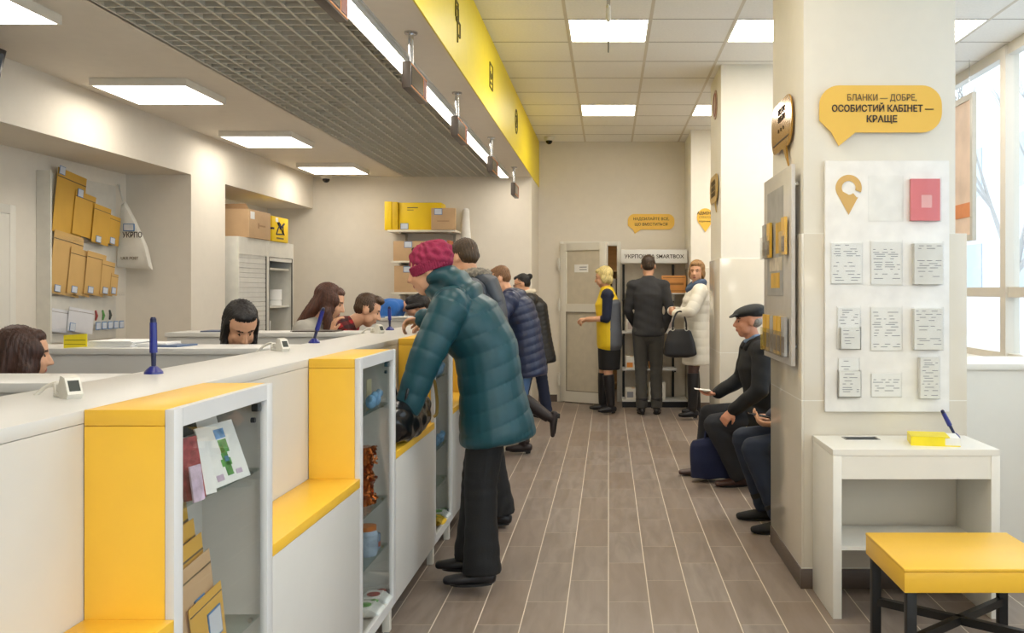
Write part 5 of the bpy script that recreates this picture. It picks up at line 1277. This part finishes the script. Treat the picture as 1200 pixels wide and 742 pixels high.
pl = h(-.010, 0, .022); g.loft([pl-r.Hu*.022-r.Hf*.012, pl+r.Hu*.026-r.Hf*.005], [(.084, .102), (.085, .103)], r.Hs, 28, dome=False)
def rib(c):
    p = c-np.array(r.hc); th = np.arctan2(p @ np.array(r.Hs), p @ np.array(r.Hf)); return .0028*np.sin(th*46)
me_ = rem_obj('hat_cuff', g, .0045, raspm, r.root, 2, .5, disp=rib); me_.parent = hat
trousers(r, cloth('black_trousers', '#0d0f12', rough=.7), e=.022, cuff=.052, to=1.05)
for i in (0, 1): shoe(r, i, black_leather, rubber, L=.215)
# handbag on ledge
c = thing('handbag', 'black shiny leather handbag on the yellow ledge under the hand in the teal sleeve', 'bag', (-.95, 4.26, .744))
g = G().loft([(-.955, 3.99, .835), (-.945, 4.06, .845), (-.94, 4.26, .85), (-.945, 4.46, .845), (-.955, 4.54, .83)], [(.07, .075), (.088, .096), (.098, .104), (.088, .096), (.065, .07)], (1, 0, 0), 24, power=2.6)
def wr(cc): return .006*np.sin(cc[:, 1]*45+cc[:, 2]*35)*np.sin(cc[:, 2]*40)
rem_obj('bag_body', g, .007, mat('patent_black', '#0d0c0e', rough=.25, var=.1), c, 3, .5, disp=wr)
obj('handle', G().tube([(-.90, 4.08, .93), (-.885, 4.09, 1.0), (-.88, 4.2, 1.045), (-.885, 4.32, 1.0), (-.90, 4.35, .93)], .008, 8, 5), black_leather, c)
obj('handle', G().tube([(-1.0, 4.08, .93), (-1.01, 4.1, .99), (-1.01, 4.2, 1.03), (-1.01, 4.32, .99), (-1.0, 4.35, .93)], .008, 8, 5), black_leather, c)
obj('shoulder_strap', G().tube([(-.875, 4.42, .92), (-.845, 4.44, 1.0), (-.83, 4.45, .92), (-.825, 4.43, .84), (-.838, 4.42, .82)], .008, 6, 5), mat('strap_gold', '#a88b4a', rough=.35, metal=.5), c)
# ---------------------------------------------------------------- man in slate jacket with fur-trimmed hood
r = person('person in a dark slate padded jacket with fur-trimmed hood, next behind the teal jacket', (-.72, 5.62), 178, H=1.70, pelvis=(0, .965), lean=5, lean2=16, neck=16, head=(-40, 22),
           hl=(-1.0, 5.35, 1.22), hr=(-1.0, 5.75, 1.22), el=(.2, -.6, -.7), er=(.2, .6, -.7), fl=(-.65, 5.56, .085), fr=(-.73, 5.76, .085), toe=((-1, 0, 0), (-1, 0, 0)), curl=(.4, .4), palm=((0, 0, -1), (0, 0, -1)))
slate = mat('slate_nylon', '#363e49', rough=.45, var=.12, scale=5)
g = G(); torso(g, r, e=.032, hem=.10, flare=.01, chest=.015); sleeve(g, r, 0, .034, .028); sleeve(g, r, 1, .034, .028)
rem_obj('padded_jacket', g, .009, slate, r.root, 5, .5, disp=quilt(r, .085, .008))
g = G(); g.loft([r.N-r.S2*.11-r.F*.12, r.N-r.F*.10, r.N+r.S2*.05-r.F*.03], [(.13, .045), (.14, .06), (.10, .05)], r.L, 24)
rem_obj('hood', g, .009, slate, r.root, 4, .5)
g = G().tube([r.N+r.S2*.05+r.F*.03-r.L*.10, r.N+r.S2*.065-r.F*.05-r.L*.085, r.N+r.S2*.055-r.F*.10, r.N+r.S2*.065-r.F*.05+r.L*.085, r.N+r.S2*.05+r.F*.03+r.L*.10], .032, 12, 6)
def fur(c): return .010*np.array([noise.noise(V(p)*95) for p in c])
rem_obj('fur_trim', g, .006, mat('fur_grey', '#8d8578', rough=.95, var=.4, scale=70, bump=.8, bscale=200), r.root, 1, .5, disp=fur)
hair(r, 'short', hairm('hair_crop_brown', '#46341f'))
trousers(r, cloth('dark_trousers', '#141518', rough=.75), e=.018, cuff=.05)
for i in (0, 1): shoe(r, i, black_leather, rubber, L=.22)
# ---------------------------------------------------------------- woman navy jacket, jeans, boots
r = person('person in a navy puffer jacket, blue jeans and brown boots, one foot kicked back', (-.74, 8.15), 178, H=1.62, pelvis=(-.02, .93), lean=6, lean2=26, neck=30, head=(0, 22),
           hl=(-1.15, 7.95, 1.22), hr=(-1.15, 8.3, 1.22), el=(.3, -.6, -.6), er=(.3, .6, -.6), fl=(-.73, 8.02, .105), fr=(-.53, 8.24, .29), kr=(-1, 0, -.6), toe=((-1, 0, 0), (-.15, 0, -1)), palm=((0, 0, -1), (0, 0, -1)), bulk=.98)
navy = mat('navy_nylon', '#1f2a48', rough=.4, var=.12, scale=5)
g = G(); torso(g, r, e=.042, hem=.21, flare=.01, chest=.015); sleeve(g, r, 0, .034, .028); sleeve(g, r, 1, .034, .028)
g.ell(r.N-r.F*.05+r.S2*.0, (.10, .13, .06), r.F, r.S2)
rem_obj('puffer_jacket', g, .009, navy, r.root, 5, .5, disp=quilt(r, .07, .010))
hair(r, 'short', hairm('hair_light_brown', '#7a5636'))
trousers(r, cloth('blue_denim', '#4a6a95', rough=.8, var=.12, scale=14), e=.012, cuff=.014, name='jeans', to=.36)
bb = mat('boot_dark_brown', '#241a1a', rough=.5, var=.1)
shoe(r, 0, bb, rubber, L=.2, boot=.30, heel=.018); shoe(r, 1, bb, rubber, L=.2, boot=.30, heel=.018)
# ---------------------------------------------------------------- woman with bun and glasses
r = person('person with dark bun, glasses and black quilted jacket at the far end of the counter', (-.76, 10.12), 180, H=1.57, pelvis=(.0, .90), lean=6, lean2=18, neck=30, head=(0, 18),
           hl=(-1.16, 9.98, 1.20), hr=(-1.12, 10.25, 1.22), el=(.3, -.4, -.8), er=(.4, .5, -.7), fl=(-.98, 10.05, .083), fr=(-.68, 10.22, .083), toe=((-1, 0, 0), (-1, -.1, 0)), palm=((0, 0, -1), (0, 0, -1)))
g = G(); torso(g, r, e=.038, hem=.22, flare=.02, chest=.02); sleeve(g, r, 0, .030, .024); sleeve(g, r, 1, .030, .024)
rem_obj('quilted_jacket', g, .009, mat('black_quilt', '#1f1f20', rough=.5, var=.12), r.root, 5, .5, disp=quilt(r, .05, .005))
rem_obj('scarf', G().tube([r.N+r.F*.05+r.S2*.02-r.L*.05, r.N-r.F*.03+r.S2*.05-r.L*.07, r.N-r.F*.065+r.S2*.055, r.N-r.F*.03+r.S2*.05+r.L*.07, r.N+r.F*.05+r.S2*.02+r.L*.05, r.N+r.F*.09-r.S2*.03], .034, 12, 5), .008, cloth('cream_wool', '#d8cdb5', rough=.95), r.root, 3)
hair(r, 'bun', hairm('hair_black', '#16110f'))
g = G(); h = r.h
for sg in (1, -1): g.tube([h(.098+.004*math.cos(2*PI*k/14), sg*.033+.022*math.cos(2*PI*k/14), .006+.018*math.sin(2*PI*k/14)) for k in range(15)], .0022, 6); g.tube([h(.094, sg*.055, .010), h(.05, sg*.076, .012), h(.0, sg*.082, .010)], .002, 6)
g.tube([h(.10, -.011, .01), h(.104, 0, .012), h(.10, .011, .01)], .002, 6); obj('glasses', g, mat('glasses_dark', '#3a1f1c', rough=.3), r.root)
trousers(r, cloth('dark_denim', '#1e2740', rough=.8), e=.012, cuff=.022, name='jeans')
for i in (0, 1): shoe(r, i, black_leather, rubber, L=.19)
# ---------------------------------------------------------------- blonde postal worker
r = person('person with short blonde hair in yellow and grey vest and black skirt by the door', (.01, 10.75), 182, H=1.62, pelvis=(0, .93), lean=2, lean2=4, neck=8, head=(-10, 12),
           hl=(-.25, 10.62, 1.10), hr=(-.24, 10.88, 1.08), el=(.8, -.3, -.5), er=(.8, .3, -.5), fl=(.03, 10.66, .095), fr=(-.07, 10.86, .095), toe=((-1, -.25, 0), (-1, .1, 0)), palm=((0, .3, -1), (0, -.3, -1)), curl=(.8, .8), bulk=1.05)
navyk = cloth('navy_knit', '#1a2138', rough=.85)
g = G(); torso(g, r, e=.016, hem=.02, up=.03); sleeve(g, r, 0, .016, .012, .25); sleeve(g, r, 1, .016, .012, .25); rem_obj('sweater', g, .009, navyk, r.root, 3)
g = G(); torso(g, r, e=.036, hem=.10, flare=.01, up=.01)
vy = cloth('vest_yellow', '#ecc81a', rough=.6); vg = cloth('vest_grey', '#5c6068', rough=.7)
Wn = np.array(r.W); Fn = np.array(r.F); Sn = np.array(r.S2)
def vmi(c):
    f = (c-Wn) @ Fn; u = (c-Wn) @ Sn
    return np.where((f > -.01) | (u > .20), 0, 1)
# cut arm openings by leaving the shoulders narrow
g2 = G(); g2.loft([r.P_-r.S1*.12, r.P_, r.W, r.C, r.N-r.S2*.10, r.N-r.S2*.0], [(.20, .15), (.198, .148), (.185, .145), (.195, .152), (.165, .125), (.09, .085)], r.L, 24)
rem_obj('vest', g2, .009, [vy, vg], r.root, 4, mi=vmi)
obj('collar', G().tube([r.N+r.F*.06+r.S2*.01, r.N+r.S2*.035-r.L*.06, r.N-r.F*.06+r.S2*.045, r.N+r.S2*.035+r.L*.06, r.N+r.F*.06+r.S2*.01], .016, 8, 4), vg, r.root)
hair(r, 'puffy', hairm('hair_blonde', '#d9c583'))
g = G().loft([r.P_-r.U*.42, r.P_-r.U*.2, r.P_, r.P_+r.U*.06], [(.155, .125), (.17, .135), (.17, .125), (.155, .11)], r.L, 24, dome=False)
rem_obj('skirt', g, .009, cloth('black_skirt', '#141519', rough=.7), r.root, 3)
for i in (0, 1): shoe(r, i, black_leather, rubber, L=.19, boot=.36, heel=.012)
# ---------------------------------------------------------------- man dark grey, back view
r = person('person in dark grey sweater and trousers seen from behind, facing the storage rack', (.46, 10.62), 90, H=1.77, pelvis=(0, 1.0), lean=1, lean2=3, neck=4, head=(-4, 6),
           hl=(.31, 10.82, 1.02), hr=(.64, 10.66, .97), el=(-.6, -.7, -.3), er=(.6, -.6, -.3), fl=(.385, 10.62, .085), fr=(.555, 10.62, .085), toe=((-.15, 1, 0), (.15, 1, 0)), curl=(.7, .7), sh_w=.175)
g = G(); torso(g, r, e=.016, hem=.05, up=.045); sleeve(g, r, 0, .014, .010); sleeve(g, r, 1, .014, .010)
def fold(c): return .0016*np.sin(c[:, 2]*60+c[:, 0]*25)
rem_obj('sweater', g, .009, cloth('charcoal_knit', '#343436', rough=.9), r.root, 3, disp=fold)
hair(r, 'short', hairm('hair_brown', '#3d2d1e'))
trousers(r, cloth('charcoal_wool', '#454441', rough=.85), e=.012, cuff=.024)
for i in (0, 1): shoe(r, i, black_leather, rubber, L=.2, boot=.10)
# ---------------------------------------------------------------- woman in white coat
r = person('person in a white coat, blue-grey scarf and tall black boots, arms crossed', (.985, 10.30), 188, H=1.66, pelvis=(0, .965), lean=-2, lean2=0, neck=2, head=(62, 2),
           hl=(.75, 10.20, 1.17), hr=(.71, 10.35, 1.20), el=(.2, -1, -.5), er=(.5, .8, -.5), fl=(.93, 10.18, .10), fr=(1.0, 10.45, .10), toe=((-1, -.35, 0), (-1, .2, 0)), hand_dir=((-.3, .6, .3), (-.3, -.8, .1)), palm=((1, 0, 0), (1, 0, 0)), curl=(.5, .5))
g = G(); torso(g, r, e=.034, hem=.31, flare=.015, hemdir=(0, 0, -1), chest=.02); sleeve(g, r, 0, .032, .026); sleeve(g, r, 1, .032, .026)
rem_obj('winter_coat', g, .009, mat('coat_white', '#e6e1d3', rough=.6, var=.03), r.root, 5, .5, disp=quilt(r, .09, .007))
rem_obj('scarf', G().tube([r.N+r.F*.08-r.S2*.02-r.L*.04, r.N-r.L*.09+r.S2*.035, r.N-r.F*.07+r.S2*.045, r.N+r.L*.09+r.S2*.035, r.N+r.F*.08-r.S2*.02+r.L*.04, r.N+r.F*.10-r.S2*.04], .045, 12, 5), .008, cloth('scarf_bluegrey', '#4a5a72', rough=.95, bump=.5), r.root, 3)
hair(r, 'puffy', hairm('hair_caramel', '#9a7448'))
g = G().loft([r.P_-r.U*.36, r.P_-r.U*.1, r.P_], [(.16, .125), (.165, .13), (.16, .12)], r.L, 24, dome=False)
rem_obj('skirt', g, .009, cloth('grey_skirt', '#3f4757', rough=.8), r.root, 3)
g = G()
for K_, A_, H_ in ((r.KL, r.AL, r.HL), (r.KR, r.AR, r.HR)): g.cap(H_, K_, .088, .060); g.cap(K_, K_.lerp(A_, .5), .060, .056)
rem_obj('tights', g, .009, mat('dark_tights', '#4a3430', rough=.6), r.root, 3)
for i in (0, 1): shoe(r, i, black_leather, rubber, L=.2, boot=.40, heel=.02)
# her handbag
c = thing('handbag', 'black handbag with white ring handles hanging from the arm of the woman in white', 'bag', (0.780, 10.06, .70))
g = G().loft([(0.780, 10.06, .74), (0.780, 10.06, .86), (0.780, 10.06, .98)], [(.185, .055), (.165, .05), (.125, .035)], (1, 0, 0), 24, power=4)
rem_obj('bag_body', g, .008, black_leather, c, 3)
for dy in (-.03, .03): obj('handle', G().tube([(0.700, 10.06+dy, 1.0), (0.705, 10.06+dy, 1.09), (0.750, 10.08+dy, 1.19), (0.810, 10.08+dy, 1.19), (0.845, 10.06+dy, 1.09), (0.850, 10.06+dy, 1.0)], .008, 8, 5), black_leather, c)
obj('ring', G().tube([(0.700+.018*math.cos(2*PI*k/14), 10.03, 1.01+.018*math.sin(2*PI*k/14)) for k in range(15)], .004, 6), white_pvc, c)
obj('ring', G().tube([(0.850+.018*math.cos(2*PI*k/14), 10.03, 1.01+.018*math.sin(2*PI*k/14)) for k in range(15)], .004, 6), white_pvc, c)
# ---------------------------------------------------------------- seated elderly man
r = person('elderly person in a black flat cap and black coat, seated, holding a paper slip', (1.18, 6.80), 186, H=1.70, pelvis=(0, .53), lean=8, lean2=14, neck=20, head=(0, 2),
           hl=(.90, 6.62, .57), hr=(.83, 6.98, .655), el=(.5, -.7, -.5), er=(.3, .7, -.5), fl=(.97, 6.72, .083), fr=(.74, 7.12, .083), toe=((-1, -.15, 0), (-1, -.05, 0)), skin_m=skin2,
           hand_dir=((-.75, -.15, -.75), (-1, -.15, -.1)), palm=((0, .6, -.5), (0, -.2, 1)), curl=(.6, .35), bulk=1.08, kl=(-1, -.05, .6), kr=(-1, .1, .6))
bc = cloth('black_coat', '#17181b', rough=.8)
g = G(); torso(g, r, e=.032, hem=.06, chest=.02, belly=.03); sleeve(g, r, 0, .028, .022); sleeve(g, r, 1, .028, .022)
for H_, K_ in ((r.HL, r.KL), (r.HR, r.KR)): g.cap(H_, H_.lerp(K_, .35), .115, .105, 18)
rem_obj('coat', g, .009, bc, r.root, 4, disp=fold)
rem_obj('coat_collar', G().tube([r.N+r.F*.09-r.S2*.04-r.L*.03, r.N-r.L*.085+r.S2*.03, r.N-r.F*.065+r.S2*.045, r.N+r.L*.085+r.S2*.03, r.N+r.F*.09-r.S2*.04+r.L*.03], .024, 10, 5), .007, bc, r.root, 2)
obj('shirt_collar', G().tube([r.N+r.F*.065+r.S2*.015, r.N-r.L*.055+r.S2*.055, r.N-r.F*.045+r.S2*.06, r.N+r.L*.055+r.S2*.055, r.N+r.F*.065+r.S2*.015], .014, 8, 4), cloth('shirt_blue', '#7f97b5'), r.root)
g = G(); h = r.h; g.ell(h(-.05, 0, .0), (.060, .074, .05), r.Hf, r.Hu); rem_obj('hair', g, .006, hairm('hair_grey', '#8f8b84'), r.root, 2)
capm = cloth('cap_black', '#1e2021', rough=.7)
g = G(); g.ell(h(-.010, 0, .078), (.122, .098, .046), (r.Hf*.97-r.Hu*.22), r.Hu, 22, 12); g.ell(h(-.03, 0, .066), (.098, .090, .050), r.Hf, r.Hu)
g.ell(h(.098, 0, .052), (.048, .070, .010), (r.Hf*.9-r.Hu*.40), r.Hu, 18, 8)
rem_obj('flat_cap', g, .005, capm, r.root, 3)
trousers(r, cloth('charcoal_trousers', '#24262c', rough=.8), e=.02, cuff=.045)
brs = mat('shoe_brown_leather', '#4a322b', rough=.35, var=.12)
for i in (0, 1): shoe(r, i, brs, rubber, L=.225)
hp = r.hands[1]
obj('paper_slip', G().box(hp.x-.09, hp.x+.03, hp.y-.05, hp.y+.05, hp.z+.004, hp.z+.006, R=RY(6)), paper, loc=hp, label='small white paper slip in the hand of the seated man', cat='paper')
# bag
c = thing('shopping_bag', 'dark blue cloth bag held on the floor by the seated man in the cap', 'bag', (.73, 6.96, 0))
g = G().loft([(.78, 6.90, .03), (.78, 6.90, .15), (.775, 6.90, .28), (.77, 6.9, .325)], [(.165, .075), (.172, .08), (.16, .065), (.14, .035)], (1, 0, .0), 24, power=3.4, dome=False)
def wr2(cc): return .004*np.sin(cc[:, 0]*35+cc[:, 2]*22)
rem_obj('bag_body', g, .008, cloth('navy_cloth', '#1a2244', rough=.85), c, 3, disp=wr2)
for dy in (-.02, .02): obj('handle', G().tube([(.72, 6.90+dy, .31), (.735, 6.88+dy, .40), (.77, 6.80+dy, .475), (.82, 6.86+dy, .40), (.84, 6.90+dy, .31)], .007, 8, 5), cloth('navy_cloth', '#1a2244'), c)
obj('emblem', G().ell((.86, 6.818, .25), (.018, .004, .02), (1, 0, 0)), mat('emblem_grey', '#6f5f66', rough=.5), c)
# ---------------------------------------------------------------- seated phone user behind the column
r = person('person in dark jeans seated half behind the near column, holding a phone', (1.30, 5.72), 184, H=1.76, pelvis=(0, .53), lean=-6, lean2=16, neck=58, head=(0, 42),
           hl=(1.02, 5.56, .62), hr=(1.03, 5.80, .63), el=(.5, -.7, -.5), er=(.4, .7, -.5), fl=(1.02, 5.42, .083), fr=(.98, 5.74, .083), toe=((-1, -.05, 0), (-1, .0, 0)),
           hand_dir=((-1, .2, .0), (-1, -.2, .0)), palm=((0, .4, .8), (0, -.4, .8)), curl=(.6, .6), kl=(-1, 0, .5), kr=(-1, .05, .5))
g = G(); torso(g, r, e=.03, hem=.04); sleeve(g, r, 0, .026, .02); sleeve(g, r, 1, .026, .02); rem_obj('jacket', g, .01, cloth('navy_jacket', '#20263a', rough=.7), r.root, 4)
hair(r, 'short', hairm('hair_auburn', '#6b3f2a'))
trousers(r, cloth('indigo_denim', '#1b2538', rough=.8, var=.15), e=.014, cuff=.024, name='jeans')
for i in (0, 1): shoe(r, i, mat('shoe_suede_black', '#1d1c1c', rough=.8, var=.1), rubber, L=.205, boot=.10)
hp = (r.hands[0]+r.hands[1])/2
obj('smartphone', G().box(hp.x-.075, hp.x+.075, hp.y-.036, hp.y+.036, hp.z, hp.z+.009, bev=.003, R=RY(12)), mat('phone_black', '#101014', rough=.15), loc=hp, label='black smartphone in the hands of the person seated behind the column', cat='phone')
# ---------------------------------------------------------------- clerks behind the counter
def clerk(label, x, y, heading, Hd, top, col, hk, hm, neck=15, headp=(0, 10), lean=10, lean2=20, vest=None, **k):
    """seated on their side of the counter; top = height of the head top"""
    s = Hd/1.72
    pz = k.pop('pz', .50); a = math.radians(heading); Fv = V((math.cos(a), math.sin(a), 0)); Lv = V((-math.sin(a), math.cos(a), 0)); B = V((x, y, 0))
    hl = k.pop('hl', B+Fv*.34+Lv*.14+V((0, 0, .80))); hr = k.pop('hr', B+Fv*.34-Lv*.14+V((0, 0, .80)))
    r = person(label, (x, y), heading, H=Hd, pelvis=(0, pz), lean=lean, lean2=lean2, neck=neck, head=headp, hl=hl, hr=hr, fl=B+Fv*(.40 if pz < .8 else .08)+Lv*.1+V((0, 0, .085)), fr=B+Fv*(.38 if pz < .8 else .0)-Lv*.1+V((0, 0, .085)), kl=Fv+V((0, 0, .6)), kr=Fv+V((0, 0, .6)), palm=((0, 0, -1), (0, 0, -1)), vox=.006, **k)
    g = G(); torso(g, r, e=.022, hem=.04); sleeve(g, r, 0, .02, .016); sleeve(g, r, 1, .02, .016); rem_obj('top', g, .009, col, r.root, 3, disp=fold)
    trousers(r, cloth('dark_trousers', '#141518'), e=.014, cuff=.03, vox=.012)
    for i in (0, 1): shoe(r, i, black_leather, rubber)
    return r
r = clerk('person with long brown hair seen in profile behind the counter at the left edge', -2.42, 3.66, 4, 1.54, 1.28, cloth('clerk_dark', '#3a3a44'), None, None, lean=4, lean2=8, neck=12, headp=(27, 8), pz=.555)
hair(r, 'long', hairm('hair_dark_brown', '#3f2418'), len=.30, fall=(0, 0, -1), cover=1)
r = clerk('person with straight black hair looking down behind the counter', -2.04, 4.78, -20, 1.66, 1.35, cloth('clerk_dark2', '#2c2c33'), None, None, lean=8, lean2=16, neck=22, headp=(-32, 36), pz=.62)
hair(r, 'long', hairm('hair_jet', '#15100f'), len=.26, fall=(0, 0, -1))
r = clerk('person with long auburn hair and light grey top behind the counter', -2.18, 6.35, -6, 1.68, 1.47, cloth('grey_jersey', '#a9a59b', rough=.9), None, None, lean=12, lean2=26, neck=32, headp=(10, 22), pz=.73, hr=V((-1.84, 6.12, 1.13)), hand_dir=(None, (.15, .1, .9)))
hair(r, 'long', hairm('hair_auburn2', '#4f2c1c'), len=.34, dir=(-.62, -.1, -.8), fall=(.12, 0, -1), side=.75, cover=1)
def plaid_mat():
    m = mat('red_plaid', '#9c1a1c', rough=.85, var=.05); q = NB(m); nt = m.node_tree
    tc = nt.nodes.new('ShaderNodeTexCoord'); sp = nt.nodes.new('ShaderNodeSeparateXYZ'); nt.links.new(tc.outputs['Object'], sp.inputs[0])
    A = q.m('ADD', sp.outputs[0], q.m('MULTIPLY', sp.outputs[2], .7)); B_ = q.m('SUBTRACT', sp.outputs[2], q.m('MULTIPLY', sp.outputs[0], .7))
    fa = q.m('LESS_THAN', q.m('FRACT', q.m('MULTIPLY', A, 15)), .45); fb = q.m('LESS_THAN', q.m('FRACT', q.m('MULTIPLY', B_, 15)), .45)
    b = nt.nodes['Principled BSDF']; src = b.inputs['Base Color'].links[0].from_socket
    c1 = q.mix(q.m('MULTIPLY', fa, .72), src, lin('#141012')); c2 = q.mix(q.m('MULTIPLY', fb, .72), c1, lin('#141012')); q.L.new(c2, b.inputs['Base Color']); return m
r = clerk('young person with short brown hair and a red and black plaid shirt behind the counter', -2.33, 6.98, 2, 1.74, 1.40, plaid_mat(), None, None, lean=30, lean2=54, neck=72, headp=(14, 24), pz=.81)
hair(r, 'quiff', hairm('hair_brown_short', '#4a3420'))
r = clerk('dark-haired person in a bright blue top bent forward over a desk', -2.42, 9.05, 0, 1.70, 1.40, cloth('bright_blue_jersey', '#2d6ab8', rough=.8), None, None, lean=28, lean2=62, neck=100, headp=(0, 78), pz=.96, hl=V((-1.95, 9.2, 1.0)), hr=V((-1.95, 8.9, 1.0)), bulk=1.12)
hair(r, 'bob', hairm('hair_black', '#16110f'))
# ================================================================ LIGHT / CAMERA
sc = bpy.context.scene
w = bpy.data.worlds.new('sky'); sc.world = w; w.use_nodes = True
w.node_tree.nodes['Background'].inputs[0].default_value = (.76, .88, 1.0, 1); w.node_tree.nodes['Background'].inputs[1].default_value = 2.5
cam = bpy.data.cameras.new('camera'); co = bpy.data.objects.new('camera', cam); COL.objects.link(co)
co.location = (0, 0, 1.425); co.rotation_euler = (PI/2, 0, 0); cam.sensor_width = 36; cam.lens = 1080/1200*36
cam.shift_x = -(713-600)/1200; cam.shift_y = -(371-341)/1200; cam.clip_start = .05; cam.clip_end = 200
sc.camera = co
vs_ = sc.view_settings; vs_.view_transform = 'Standard'; vs_.look = 'None'; vs_.gamma = 1; vs_.exposure = .14; vs_.use_curve_mapping = False
